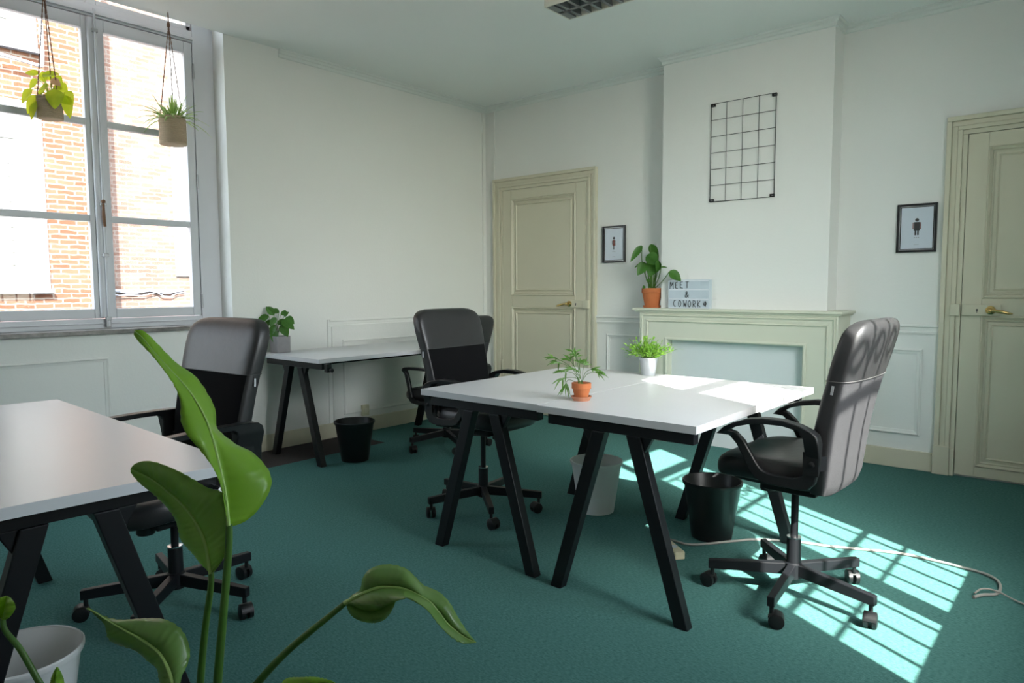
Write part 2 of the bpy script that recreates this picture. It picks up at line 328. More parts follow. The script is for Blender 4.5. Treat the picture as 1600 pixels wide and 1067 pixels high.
# ------------------------------------------------------------------ doors
def door(n, x0, handle_right, label):
    """casing outer left x0, leaf inside; flat against back wall"""
    W = 1.195; z1 = 2.245; b = MB()
    root = bpy.data.objects.new('door_%d' % n, None); COL.objects.link(root); root.location = (x0, 0, 0); struct(root, label, 'door')
    cw = .113
    for (a, bb, dd) in ((0, .028, .040), (.028, .060, .026), (.060, .085, .034), (.085, cw, .022)):
        b.box((a, -dd, .0), (bb, 0, z1 - bb)); b.box((W - bb, -dd, 0), (W - a, 0, z1 - bb)); b.box((a, -dd, z1 - bb), (W - a, 0, z1 - a))
    b.box((-.004, -.046, 0), (.088, 0, .185)); b.box((W - .088, -.046, 0), (W + .004, 0, .185))
    b.box((.088, -.038, 0), (cw, 0, .17)); b.box((W - cw, -.038, 0), (W - .088, 0, .17))
    b.build('casing', 'cream', root, bevel=.004)
    lx0, lx1 = cw + .003, W - cw - .003; zt = z1 - cw - .003
    L = MB(); y = -.020; st = .105
    # leaf board with two recessed panels: stiles and rails + recessed board
    L.box((lx0, -.008, .012), (lx1, -.0005, zt))
    L.box((lx0, y, .012), (lx0 + st, -.002, zt)); L.box((lx1 - st, y, .012), (lx1, -.002, zt))
    L.box((lx0 + st, y, .012), (lx1 - st, -.002, .075)); L.box((lx0 + st, y, 1.020), (lx1 - st, -.002, 1.125)); L.box((lx0 + st, y, zt - .085), (lx1 - st, -.002, zt))
    L.build('door_leaf', 'cream', root, bevel=.003)
    P = MB()
    for (za, zb) in ((.075, 1.020), (1.125, zt - .085)):
        for off, w_, d in ((0, .022, .028), (.022, .016, .014), (.052, .012, .017)):
            a, e = lx0 + st + off, lx1 - st - off; g, h = za + off, zb - off
            prof = [(0, .008), (0, d * .7), (w_ * .4, d), (w_, d * .5), (w_, .008)]
            cor = [(a, g, 1, 1), (e, g, -1, 1), (e, h, -1, -1), (a, h, 1, -1)]
            rs = [[(u + su * q, -dd, z + sz * q) for q, dd in prof] for u, z, su, sz in cor]
            P.rings(rs + [rs[0]], True, False)
    P.build('panel_moulding', 'cream', root)
    s = 1 if handle_right else -1
    edge = lx1 if handle_right else lx0
    lk = MB(); lk.box((edge - s * .005, y - .022, 1.022), (edge - s * .205, y - .0005, 1.090)); lk.build('lock_box', 'cream', root, bevel=.003)
    kp = MB(); kp.box((edge + s * .006, -.060, 1.018), (edge + s * .055, -.0345, 1.092)); kp.build('keeper', 'cream', root, bevel=.003)
    kh = MB(); kh.lathe([(.006, 0), (.006, .002)], (edge - s * .085, y - .0225, 1.057), 12, 'y'); kh.box((edge - s * .085 - .002, y - .0245, 1.040), (edge - s * .085 + .002, y - .0225, 1.056)); kh.build('keyhole', 'frame_black', root)
    hx = edge - s * .155; hy = y - .022
    h = MB(); h.lathe([(.0, -.0005), (.026, 0), (.026, -.006), (.018, -.012), (.012, -.016), (.011, -.045), (.014, -.052), (.010, -.058), (0, -.06)][::-1], (hx, hy, 1.056), 24, 'y')
    h.tube([(hx, hy - .05, 1.056), (hx - s * .02, hy - .052, 1.056), (hx - s * .06, hy - .050, 1.048), (hx - s * .095, hy - .046, 1.040), (hx - s * .115, hy - .044, 1.037)], [.008, .009, .011, .008, .004], 12)
    h.build('door_handle', 'brass', root, smooth=True)
    if handle_right:
        for z in (1.78, .45):
            q = MB(); q.lathe([(.0065, -.045), (.0065, .045)], (lx0 - .002, -.034, z), 12); q.lathe([(.008, .045), (.008, .05)], (lx0 - .002, -.034, z), 12); q.lathe([(.008, -.05), (.008, -.045)], (lx0 - .002, -.034, z), 12)
            q.build('hinge', 'cream', root)
    return root
door(1, .121, True, 'cream panelled door with brass lever nearer the left corner')
door(2, 3.917, False, 'cream panelled door with brass lever at the right edge')
# ------------------------------------------------------------------ windows (frame plane normal to x)
def window(n, xc, s, y0, y1, muntins, label, z0=.957, gb=1.082, gt=2.812, tr=(2.892, 2.968), mh=.021, md=.045, fd=.07, msw=.064):
    """xc: room side face of the frame; s=+1 room towards +x"""
    root = bpy.data.objects.new('window_%d' % n, None); COL.objects.link(root); root.location = (xc, (y0 + y1) / 2, z0); struct(root, label, 'window')
    X = lambda d: -s * d                                   # depth away from the room
    cy = (y0 + y1) / 2; hw = (y1 - y0) / 2; zz = lambda z: z - z0
    zt = TOP - .12
    b = MB()
    b.box((X(0), -hw, 0), (X(.07), -hw + .145, zz(zt))); b.box((X(0), hw - .145, 0), (X(.07), hw, zz(zt)))
    b.box((X(0), -hw + .145, 0), (X(.07), hw - .145, zz(gb - .064)))
    b.box((X(-.012), -hw + .02, zz(z0 + .028)), (X(0), hw - .02, zz(z0 + .038)))
    b.box((X(0), -hw + .145, zz(zt - .06)), (X(.07), hw - .145, zz(zt)))
    b.box((X(.0), -hw + .145, zz(tr[0])), (X(fd), hw - .145, zz(tr[1])))
    b.box((X(-.015), -hw + .145, zz(tr[0] + .013)), (X(0), hw - .145, zz(tr[0] + .033)))
    b.build('window_frame', 'white_paint', root, bevel=.003)
    iy = hw - .150
    tl = MB(); tl.box((X(.01), -.03, zz(tr[1])), (X(.06), .03, zz(zt - .06)))
    for q in (-1, 1):
        if n == 1: tl.box((X(.012), q * .03, zz(2.97)), (X(.055), q * iy, zz(3.0)))
        tl.box((X(.012), q * (iy - .03), zz(tr[1])), (X(.055), q * (iy + .004), zz(zt - .06)))
    tl.build('transom_light', 'white_paint', root, bevel=.003)
    tg = MB(); tg.box((X(.035), -iy, zz(tr[1] - .005)), (X(.039), iy, zz(zt - .055))); tg.build('transom_pane', 'glass', root)
    for q in (-1, 1):
        sh = MB(); zb, ztp = gb - .061, tr[0] - .004
        sh.box((X(.004), q * .006, zz(zb)), (X(.05), q * msw, zz(ztp)))            # meeting stile
        sh.box((X(.004), q * (iy - .054), zz(zb)), (X(.05), q * (iy + .002), zz(ztp)))     # hinge stile
        sh.box((X(.004), q * msw, zz(zb)), (X(.05), q * (iy - .054), zz(gb)))
        sh.box((X(.004), q * msw, zz(gt)), (X(min(.05, fd)), q * (iy - .054), zz(ztp)))
        for mz in muntins: sh.box((X(.010), q * (msw - .004), zz(mz - mh)), (X(md), q * (iy - .050), zz(mz + mh)))
        so = sh.build('sash', 'white_paint', root, bevel=.005)
        edges = [gb - .002] + muntins + [gt + .003]
        for i in range(len(edges) - 1):
            g = MB(); g.box((X(.026), q * (msw - .004), zz(edges[i])), (X(.030), q * (iy - .050), zz(edges[i + 1]))); g.build('pane', 'glass', so)
        for hz in (1.12, 1.95, 2.70):
            hg = MB(); hg.lathe([(.0065, zz(hz) - .05), (.0065, zz(hz) + .05)], (X(-.004), q * (iy + .004), 0), 10); hg.build('hinge', 'hinge', so)
    r = MB()                                                # rounded meeting strip + espagnolette
    r.rings([[(X(-.004 - .020 * math.sin(a)), -.012 + .024 * math.cos(a), z) for a in [i * PI / 8 for i in range(9)]] for z in (zz(1.03), zz(2.88))])
    r.build('meeting_strip', 'white_paint', root, smooth=True)
    e = MB(); e.tube([(X(-.034), .002, zz(.975)), (X(-.034), .002, zz(2.93))], .0065, 10)
    e.build('bolt_rod', 'white_paint', root, smooth=True)
    k = MB()
    for z in (1.02, 1.42, 1.74, 2.80): k.cbox((X(-.03), .002, zz(z)), (.022, .034, .022))
    k.cbox((X(-.020), .002, zz(z0 + .033)), (.03, .03, .05)); k.build('rod_keeper', 'hinge', root, bevel=.003)
    k = MB(); k.tube([(X(-.045), .002, zz(1.60)), (X(-.050), -.004, zz(1.66)), (X(-.046), -.002, zz(1.74))], [.008, .010, .007], 10); k.lathe([(0, -.013), (.010, -.009), (.013, 0), (.010, .009), (0, .013)], (X(-.048), -.002, zz(1.755)), 12)
    k.build('bolt_handle', 'rust', root, smooth=True)
    return root
window(1, -.150, 1, WY0, WY1, [1.652, 2.247], 'tall white casement window with a view of brick houses')
window(2, XR + .21, -1, VY0, VY1, [1.53, 2.147], 'tall white casement window letting the sun in', z0=.812, gb=1.053, gt=2.787, tr=(2.822, 2.868), mh=.011, md=.034, fd=.04, msw=.0575)
window(3, -.150, 1, UY0, UY1, [1.652, 2.247], 'added unseen casement window further along the left wall, giving extra room light')
s_ = MB(); s_.box((-.20, UY0 + .001, .9355), (-.001, UY1 - .001, .957)); struct(s_.build('trim_17', 'marble', bevel=.004), 'dark marble sill board of the added unseen left window', 'window sill')
portal('portal_left_far', (-.02, (UY0 + UY1) / 2, 2.2), (0, -PI / 2, 0), 2.5, 1.54)
s_ = MB(); s_.box((-.20, WY0 + .001, .9355), (-.001, WY1 - .001, .957)); s_.box((-.001, WY0 - .02, .929), (.035, WY1 - .02 + .0, .957))
struct(s_.build('trim_15', 'marble', bevel=.004), 'dark marble window sill board', 'window sill')
s_ = MB(); s_.box((XR + .001, VY0 + .001, .7905), (XR + .26, VY1 - .001, .812)); struct(s_.build('trim_16', 'marble', bevel=.004), 'dark marble sill board of the sunny window', 'window sill')
portal('portal_left', (-.02, (WY0 + WY1) / 2, 2.2), (0, -PI / 2, 0), 2.5, 1.54)
portal('portal_right', (XR + .02, (VY0 + VY1) / 2, 2.2), (0, PI / 2, 0), 2.5, 1.52)
# wrought iron guard outside the right window
gr = thing('window_guard', 'wrought iron guard of slim upright bars outside the sunny window', 'window guard', (XR + TH + .04, -2.863, .9))
for k in range(-2, 9):
    yb = -2.459 - .1495 * k + 2.863
    if abs(yb) < .75: b = MB(); b.tube([(0, yb, 0), (0, yb, 1.95)], .0100, 8); b.build('upright_bar', 'black_metal', gr)
for z_, h_ in ((.01, .02), (.562, .016), (1.374, .034), (1.95, .02)): b = MB(); b.bar((0, -.80, z_), (0, .80, z_), .010, h_, (1, 0, 0)); b.build('cross_rail', 'black_metal', gr)
for k in range(-1, 8):
    b = MB(); cy = -2.459 - .1495 * k + 2.863 + .074; pts = []
    for i in range(28):
        a = i / 27 * 2.6 * PI; rr = .058 * (1 - i / 40); pts.append((0, cy + rr * math.cos(a) * (1 if k % 2 else -1), 1.475 + rr * math.sin(a) + .0015 * i))
    b.tube(pts, .009, 6); b.build('scroll_ornament', 'black_metal', gr)
# ================================================================== OUTSIDE
g = MB(); g.box((-30, -30, -4.3), (30, 30, -4.2)); struct(g.build('street', 'asphalt'), 'street surface far below the window', 'street')
def facade(name, x, y0, y1, brick, wins, label):
    root = thing(name, label, 'building', (x, (y0 + y1) / 2, -4.2)); yc = (y0 + y1) / 2
    b = MB(); b.box((-.4, y0 - yc, 0), (0, y1 - yc, 13.5)); b.build('brick_wall', brick, root)
    for (a, c_, z0, z1, sw) in wins:
        a -= yc; c_ -= yc; z0 += 4.2; z1 += 4.2
        s = MB(); s.box((0, a, z0 + sw * .8), (.022, a + sw, z1 - sw)); s.box((0, c_ - sw, z0 + sw * .8), (.022, c_, z1 - sw)); s.box((0, a, z1 - sw), (.022, c_, z1)); s.box((0, a - .0, z0), (.030, c_, z0 + sw * .8))
        so = s.build('window_surround', 'stone_white', root, bevel=.01)
        q = MB(); q.box((0.002, a + sw, z0 + sw * .8), (.02, c_ - sw, z1 - sw))
        q.build('shutter', 'shutter', so)
        l = MB(); n_ = int((z1 - z0 - 2 * sw) / .16)
        l.box((.02, (a + c_) / 2 - .03, z0 + sw), (.04, (a + c_) / 2 + .03, z1 - sw))
        for i in range(n_): l.box((.02, a + sw + .03, z0 + sw + .02 + i * .16), (.032, c_ - sw - .03, z0 + sw + .12 + i * .16))
        l.build('shutter_slats', 'stone_white', so)
        e = MB(); e.box((0, a - .02, z0 - .045), (.10, c_ + .02, z0 - .0)); e.build('ledge', 'cable_grey', so)
    return root
f1 = facade('brick_house', -6.0, -9, -1.25, 'brick', [(-3.5, -2.035, 1.20, 3.62, .30), (-3.5, -2.035, 4.28, 6.8, .30), (-6.3, -4.8, 1.2, 3.62, .30), (-3.5, -2.035, -2.4, .2, .30)], 'old red brick house with white framed shuttered window across the street')
f2 = facade('brick_house', -6.5, -1.25, 9, 'brick_pale', [(3.0, 4.5, 1.55, 5.0, .22)], 'pale pink brick house beyond the right casement across the street')
b = MB(); b.box((0, -.16 - 3.875, 5.6), (.03, .05 - 3.875, 13)); b.build('pilaster', 'stone_white', f2)
b = MB(); yc = 0
pts = [(-6.47, -1.22 + i * .105, 1.165 + .02 * math.sin(i * 1.3)) for i in range(12)]
b.tube(pts, .026, 8); b.tube([(x + .02, y, z - .02 - .05 * abs(math.sin(i * .9))) for i, (x, y, z) in enumerate(pts)], .009, 6)
tag(b.build('street_cable', 'cable_grey', smooth=True), 'grey bundle of cables slung along the pale brick facade', 'cable')
b = MB(); b.tube(catmull([(-5.86, -3.2, 4.16), (-5.86, -2.45, 4.11), (-5.86, -2.08, 4.07), (-5.86, -2.03, 4.12), (-5.86, -2.02, 4.5), (-5.86, -2.03, 4.72)], 5), .022, 8)
tag(b.build('street_cable', 'cable_grey', smooth=True), 'grey cable bending upward on the red brick facade above the window', 'cable')
b = MB(); b.tube([(-6.444, .13, -4.2), (-6.444, .13, 9)], .055, 12); tag(b.build('downpipe', 'stone_white', smooth=True), 'pale downpipe running down the pale brick house', 'pipe')
# ================================================================== FIREPLACE
mt = thing('fireplace_mantel', 'cream painted fireplace mantel with boarded opening between the two doors', 'fireplace', (2.64, 0, 0))
fx0, fx1 = 1.90 - 2.64, 3.385 - 2.64; fy = -.27
b = MB(); b.box((1.845 - 2.64, -.305, 1.020), (3.42 - 2.64, -.0005, 1.040)); b.box((1.862 - 2.64, -.290, 1.008), (3.405 - 2.64, -.0005, 1.020)); b.build('shelf', 'mantel', mt, bevel=.004)
b = MB(); ox0, ox1, oz = 2.145 - 2.64, 3.160 - 2.64, .795
b.box((fx0, fy, 0), (ox0, -.0005, 1.008)); b.box((ox1, fy, 0), (fx1, -.0005, 1.008)); b.box((ox0, fy, oz), (ox1, -.0005, 1.008)); b.build('surround', 'mantel', mt)
b = MB()
for off, w_, d in ((0, .018, .010), (.018, .014, .018), (.032, .030, .008), (.062, .012, .014)):
    prof = [(0, 0), (0, d * .7), (w_ * .4, d), (w_, d * .6), (w_, 0)]
    a, e, h = fx0 + off, fx1 - off, 1.008 - off
    rs = [[(u + su * q, fy - dd, z + sz * q) for q, dd in prof] for u, z, su, sz in ((a, 0.0, 1, 0), (a, h, 1, -1), (e, h, -1, -1), (e, 0.0, -1, 0))]
    b.rings(rs, True, True)
b.build('border_moulding', 'mantel', mt)
b = MB(); prof = [(-.022, 0), (-.022, .010), (-.010, .014), (0, .006), (0, 0)]
rs = [[(u + su * q, fy - dd, z + sz * q) for q, dd in prof] for u, z, su, sz in ((ox0, 0, 1, 0), (ox0, oz, 1, -1), (ox1, oz, -1, -1), (ox1, 0, -1, 0))]
b.rings(rs, True, True); b.build('opening_moulding', 'mantel', mt)
b = MB(); b.box((ox0, fy + .07, .0), (ox1, fy + .09, oz)); b.build('back_board', 'dado_paint', mt)
for a_, b_ in ((fx0 - .008, ox0 + .012), (ox1 - .012, fx1 + .008)): b = MB(); b.box((a_, fy - .022, 0), (b_, fy, .11)); b.build('plinth', 'mantel', mt, bevel=.004)
# ================================================================== DESKS
def desk(label, x0, x1, y0, y1, length_axis, group, inset=.055, knob=None, jog=False, rz=0, z=.74, spread=.552, scale_leg=1, top_over=.0):
    cx, cy = (x0 + x1) / 2, (y0 + y1) / 2
    t = thing('office_desk', label, 'desk', (cx, cy, 0), rz, group)
    if length_axis == 'y': W, L = x1 - x0, y1 - y0; mp = lambda a, b_, z_: (a, b_, z_)
    else: W, L = y1 - y0, x1 - x0; mp = lambda a, b_, z_: (b_, a, z_)
    bt = MB(); th = .028
    if jog: 
        bt.prism([(-W / 2, -L / 2), (W / 2 - .004, -L / 2), (W / 2 - .004, -.04), (W / 2 + .010, -.04), (W / 2 + .010, L / 2), (-W / 2, L / 2)], lambda a, q: mp(a, q, z - th), lambda a, q: mp(a, q, z))
    else: 
        p0 = mp(-W / 2, -L / 2, z - th); p1 = mp(W / 2, L / 2, z); bt.box(p0, p1)
    bt.build('tabletop', 'desk_white', t, bevel=.0008)
    zb = z - th - .002
    for e in (-1, 1):
        q = MB(); yb = e * (L / 2 - inset)
        q.box(mp(-W / 2 + .03, yb - .02, zb - .045), mp(W / 2 - .03, yb + .02, zb)); q.build('end_beam', 'black_metal', t, bevel=.002)
        for sx in (-1, 1):
            lg = MB(); top = mp(sx * .075, yb, zb - .045); bot = mp(sx * spread / 2, yb, 0)
            side = mp(0, 1, 0)
            dz = Vector(bot) - Vector(top); dx = dz.x if length_axis == 'y' else dz.y
            w2 = .029
            poly = [(sx * .075 - w2, zb - .046), (sx * .075 + w2, zb - .046), (sx * spread / 2 + w2 * .9, 0), (sx * spread / 2 - w2 * .9, 0)]
            lg.prism(poly, lambda a, h: mp(a, yb - .021, h), lambda a, h: mp(a, yb + .021, h))
            lg.prism([(sx * (.075 + .025), zb - .046), (sx * (.075 + .075), zb - .046), (sx * (.075 + .04), zb - .11)], lambda a, h: mp(a, yb - .012, h), lambda a, h: mp(a, yb + .012, h))
            lg.build('leg', 'black_metal', t, bevel=.003)
    for sx in (-1, 1):
        q = MB(); q.box(mp(sx * .10 - .02, -L / 2 + inset + .02, zb - .04), mp(sx * .10 + .02, L / 2 - inset - .02, zb)); q.build('long_beam', 'black_metal', t)
    if knob:
        kx, ky = knob; q = MB(); p = mp(kx, ky, zb - .03)
        q.cbox(p, (.035, .035, .055)); d = mp(.03 if kx > 0 else -.03, 0, 0)
        q.lathe([(.006, 0), (.006, .02), (.013, .022), (.014, .04), (.008, .046)], (p[0] + d[0] * .3, p[1] + d[1] * .3, p[2] - .012), 16, 'x' if length_axis == 'y' else 'y')
        q.build('clamp_knob', 'black_plastic', t, bevel=.002)
    return t
desk('white A-frame desk of the middle pair nearer the left wall, empty topped', 2.318, 3.010, -2.990, -1.82, 'y', 'pushed-together middle desks')
desk('white A-frame desk of the middle pair carrying the palm and the sunlight', 3.014, 3.700, -3.004, -1.82, 'y', 'pushed-together middle desks', jog=True)
desk('narrow white desk with black A-frame legs standing against the left wall', .06, .805, -2.515, -1.005, 'y', None, inset=.065, knob=(.395, -.70), spread=.57)
fd = desk('white desk below the window with the strelitzia leaves in front', 1.318, 2.942, -4.96, -4.20, 'x', None, inset=.09, rz=math.radians(-2.0), spread=.55)
q = MB(); q.tube([(.73, .335, .672), (.775, .335, .668), (.80, .335, .672)], [.006, .010, .007], 10); q.build('clamp_lever', 'chrome', fd, smooth=True)
# ================================================================== OFFICE CHAIRS
def sring(cx, cy, hx, hy, n=32, p=4.0):
    out = []
    for i in range(n):
        a = 2 * PI * i / n; ca, sa = math.cos(a), math.sin(a)
        out.append((cx + hx * math.copysign(abs(ca) ** (2 / p), ca), cy + hy * math.copysign(abs(sa) ** (2 / p), sa)))
    return out
def make_chair(label, loc, face, phase, dz=0, so=None):
    square = so is not None; so = so or 0; dq = dz + so; Q = lambda z: z + dq
    t = thing('office_chair', label, 'chair', (loc[0], loc[1], 0), face - PI / 2, 'black high-back office chairs')
    # local: +y is forward
    # --- star base with five legs, casters
    hb = MB(); hb.lathe([(.026, .075), (.034, .08), (.034, .135), (.027, .14), (.026, .235 + 0)], seg=24)
    hb.build('hub', 'black_metal', t, smooth=True)
    rg = MB(); rg.lathe([(.027, .2352), (.027, .240), (.016, .241)], seg=24); rg.build('collar', 'chrome', t, smooth=True)
    cl = MB(); cl.lathe([(.014, .24), (.014, .425 + dq)], seg=20); cl.build('gas_column', 'black_metal', t, smooth=True)
    ph = phase - (face - PI / 2)
    for k in range(5):
        a = ph + k * 2 * PI / 5; u = Vector((math.cos(a), math.sin(a), 0)); n = Vector((-u.y, u.x, 0))
        l = MB(); p0 = u * .025 + Vector((0, 0, .112)); p1 = u * .315 + Vector((0, 0, .098))
        rs = []
        for (r_, zc, hh, ww) in ((.025, .112, .046, .030), (.2, .103, .040, .028), (.318, .096, .036, .026)):
            c0 = u * r_ + Vector((0, 0, zc)); rs.append([c0 - n * ww / 2 - Vector((0, 0, hh / 2)), c0 + n * ww / 2 - Vector((0, 0, hh / 2)), c0 + n * ww / 2 + Vector((0, 0, hh / 2)), c0 - n * ww / 2 + Vector((0, 0, hh / 2))])
        l.rings(rs); lo = l.build('base_leg', 'black_metal', t, bevel=.003)
        ca = a * 2.3 + 1.1 + k * .7; cu = Vector((math.cos(ca), math.sin(ca), 0)); cn = Vector((-cu.y, cu.x, 0))
        cc = u * .302 + cu * .016; z0 = .0275
        ck = MB()
        for sgn in (-1, 1):
            ring = []
            for off, rr in ((.005, .022), (.007, .0272), (.021, .0272), (.024, .020), (.0245, .008)):
                ring.append([cc + cn * sgn * off + cu * rr * math.cos(2 * PI * j / 24) + Vector((0, 0, z0 + rr * math.sin(2 * PI * j / 24))) for j in range(24)])
            ck.rings(ring)
        hood = [[cc + cn * o_ + cu * .030 * math.cos(b_) + Vector((0, 0, z0 + .030 * math.sin(b_))) for b_ in [PI * .05 + j * PI * .75 / 10 for j in range(11)]] for o_ in (-.021, .021)]
        ck.grid(hood); ck.tube([u * .302 + Vector((0, 0, z0 + .024)), u * .302 + Vector((0, 0, .082))], .008, 10)
        ck.build('caster', 'black_plastic', lo, smooth=True)
    D = lambda z: z + dz
    # --- mechanism
    q = MB(); q.box((-.075, -.10, Q(.425)), (.075, .10, Q(.470))); q.box((-.10, -.14, Q(.468)), (.10, .16, Q(.490))); q.build('tilt_mechanism', 'black_metal', t, bevel=.006)
    q = MB(); q.lathe([(.030, Q(.405) - .0), (.033, Q(.412)), (.030, Q(.450)), (.022, Q(.455))], (.0, .105, 0), 20); q.build('tension_knob', 'black_plastic', t, smooth=True)
    q = MB(); q.tube([(.07, .0, Q(.445)), (.19, .01, Q(.440)), (.235, .015, Q(.437))], [.005, .005, .008], 8); q.build('height_lever', 'black_plastic', t, smooth=True)
    # --- seat
    s = MB(); rs = []
    for z, k, dy in ((.490, .86, 0), (.502, .97, 0), (.525, 1.0, 0), (.555, 1.0, 0), (.575, .97, -.004), (.585, .88, -.01), (.588, .6, -.01), (.584, .25, -.01)):
        ring = []
        for x, y in sring(0, .035, .245 * k, .225 * k, 40, 3.6):
            drop = .030 * max(0, (y - .12) / .14) ** 2 if y > .12 else 0
            ring.append((x, y + dy, Q(z) - drop))
        rs.append(ring)
    s.rings(rs); s.build('seat', 'leather', t, smooth=True, sub=1)
    s = MB(); rs = []
    for z, k in ((.476, .7), (.484, .9), (.500, .93)): rs.append([(x, y, Q(z)) for x, y in sring(0, .01, .235 * k, .21 * k, 32, 4)])
    s.rings(rs); s.build('seat_pan', 'black_plastic', t, smooth=True)
    # --- back: loft of sections (z, y-centre, half width, half thickness)
    SEC = [(.462, -.150, .150, .020), (.475, -.153, .195, .032), (.51, -.158, .212, .038), (.60, -.165, .222, .042), (.70, -.178, .230, .042), (.80, -.198, .237, .041), (.885, -.220, .241, .040)]
    TOPS = [(.887, -.2205, .242, .042), (.93, -.232, .247, .043), (.98, -.246, .251, .043), (1.02, -.257, .250, .042), (1.045, -.264, .244, .041), (1.062, -.269, .233, .037), (1.076, -.273, .214, .031), (1.086, -.276, .186, .022), (1.091, -.277, .150, .012), (1.092, -.277, .08, .004)]
    if square: SEC = [(.462 + so * .6, -.140, .150, .020), (.475 + so * .6, -.143, .195, .032)] + SEC[2:]
    def loft(secs, names):
        b = MB(); rs = []; n = 56
        for z, y, hx, hy in secs:
            ring = []
            for (px_, py_) in sring(0, y, hx, hy, n, 4.6):
                curve = .014 * (px_ / .25) ** 2                     # wings bend slightly forward
                bulge = .008 * (1 - (px_ / .25) ** 2)
                ring.append((px_, py_ + curve + (bulge if py_ > y else -bulge * .5), D(z)))
            rs.append(ring)
        b.rings(rs); return b, n
    b, n = loft(SEC, None)
    nf = len(b.F)
    for i, fce in enumerate(b.F):
        if len(fce) != 4: b.I[i] = 1; continue
        j = i % n; a = 360 * (j + .5) / n
        b.I[i] = 2 if 197 < a < 343 else (1 if (a < 28 or a > 300 or 152 < a < 240) else 0)
    lower = b.build('backrest', ['fabric', 'leather', 'mesh_fabric'], t, smooth=True)
    b, n = loft(TOPS, None); hr = b.build('headrest', 'leather', t, smooth=True)
    st = MB(); 
    ring = [(x, y + .014 * (x / .25) ** 2 + (.009 * (1 - (x / .25) ** 2) if y > -.2205 else -.005 * (1 - (x / .25) ** 2)), D(.886)) for x, y in sring(0, -.2205, .2435, .0435, 56, 4.6)]
    st.tube(ring + [ring[0]], .0012, 6); st.build('seam_piping', 'stitch', hr, smooth=True)
    for sx in (-1, 1):
        st = MB(); pts = []
        for z, y, hx, hy in SEC[1:]: pts.append((sx * hx * .93, y + .033 - hy * .88, D(z)))
        st.tube(pts, .0010, 6); st.build('side_stitching', 'stitch', lower, smooth=True)
        zp = MB(); zp.bar((sx * .243, -.203, D(.872)), (sx * .246, -.200, D(.842)), .004, .008); zp.build('zip_puller', 'hinge', lower)
    # --- arms: closed loops
    for sx in (-1, 1):
        xo = sx * .264
        outer = [(.193, .664), (.165, .692), (.130, .712), (.080, .731), (.02, .741), (-.05, .742), (-.11, .730), (-.150, .714), (-.168, .700), (-.176, .672), (-.175, .62), (-.170, .57), (-.160, .530), (-.140, .508), (-.11, .501), (-.04, .501), (.02, .505), (.05, .516), (.074, .545), (.098, .590), (.122, .632), (.150, .660)]
        inner = [(.150, .680), (.138, .688), (.115, .699), (.075, .711), (.02, .720), (-.05, .721), (-.105, .711), (-.112, .697), (-.122, .688), (-.126, .66), (-.126, .62), (-.124, .58), (-.116, .556), (-.100, .545), (-.09, .540), (-.04, .538), (.0, .540), (.025, .548), (.045, .570), (.068, .605), (.095, .648), (.125, .675)]
        if square:
            zb_ = .462 + so * .55
            outer = [(.175, .690), (.165, .705), (.145, .713), (.08, .716), (.0, .718), (-.08, .718), (-.15, .717), (-.185, .713), (-.203, .700), (-.208, .675), (-.208, .62), (-.206, .56), (-.200, zb_ + .04), (-.18, zb_ + .012), (-.12, zb_ + .002), (-.04, zb_), (.04, zb_), (.09, zb_ + .004), (.115, zb_ + .023), (.130, .54), (.145, .60), (.165, .66)]
            inner = [(.148, .683), (.142, .690), (.130, .694), (.08, .697), (0, .699), (-.04, .699), (-.075, .698), (-.09, .694), (-.098, .688), (-.10, .675), (-.10, .62), (-.10, .57), (-.098, zb_ + .07), (-.09, zb_ + .043), (-.07, zb_ + .033), (-.04, zb_ + .028), (.03, zb_ + .028), (.07, zb_ + .032), (.088, zb_ + .046), (.100, .55), (.112, .60), (.128, .655)]
        a = MB(); hw = []
        rs = []
        for i in range(22):
            o_, n_ = outer[i], inner[i]; w_ = .024 if i < 10 else .013
            xin = xo - sx * 0; q0 = xo - w_; q1 = xo + w_
            if i > 9: q0, q1 = xo - .013 - sx * .008, xo + .013 - sx * .008
            rs.append([(q0, o_[0], D(o_[1])), (q1, o_[0], D(o_[1])), (q1 - .002, n_[0], D(n_[1])), (q0 + .002, n_[0], D(n_[1]))])
        a.rings(rs + [rs[0]], True, False)
        a.build('armrest', 'black_plastic', t, smooth=True, bevel=.004, angle=50)
        bl = MB(); bl.lathe([(.010, 0), (.010, sx * .004), (.006, sx * .006), (0, sx * .006)], (xo + sx * .0055, -.150, D(.600)), 16, 'x'); bl.box((xo - .006, -.172, D(.56)), (xo + .004, -.120, D(.64)))
        bl.build('arm_bolt', 'chrome' if False else 'black_plastic', t, smooth=True)
        bp = MB(); bp.bar((xo - sx * .015, -.15, D(.60)), (xo - sx * .05, -.165, D(.60)), .04, .05, (0, 1, 0)); bp.build('arm_bracket', 'black_metal', t); bp = MB(); bp.bar((xo - sx * .015, -.03, D(.513 if not square else zb_ + .012)), (xo - sx * .09, -.03, Q(.496)), .06, .012, (0, 1, 0))
        bp.build('arm_bracket', 'black_metal', t)
    return t
R_ = math.radians
make_chair('black leather office chair by the window desk, behind the big strelitzia leaf', (2.08, -4.03), R_(-86), R_(24), so=-.09)
make_chair('black office chair tucked into the middle desks at the end away from the sun', (2.19, -2.43), R_(3), R_(32))
make_chair('lower black office chair mostly hidden, facing the narrow desk at the left wall', (.95, -1.50), R_(180), R_(-28), dz=-.09, so=-.03)
make_chair('sunlit black office chair with window shadows striping its grey woven back', (3.842, -2.44), R_(178), R_(-13))
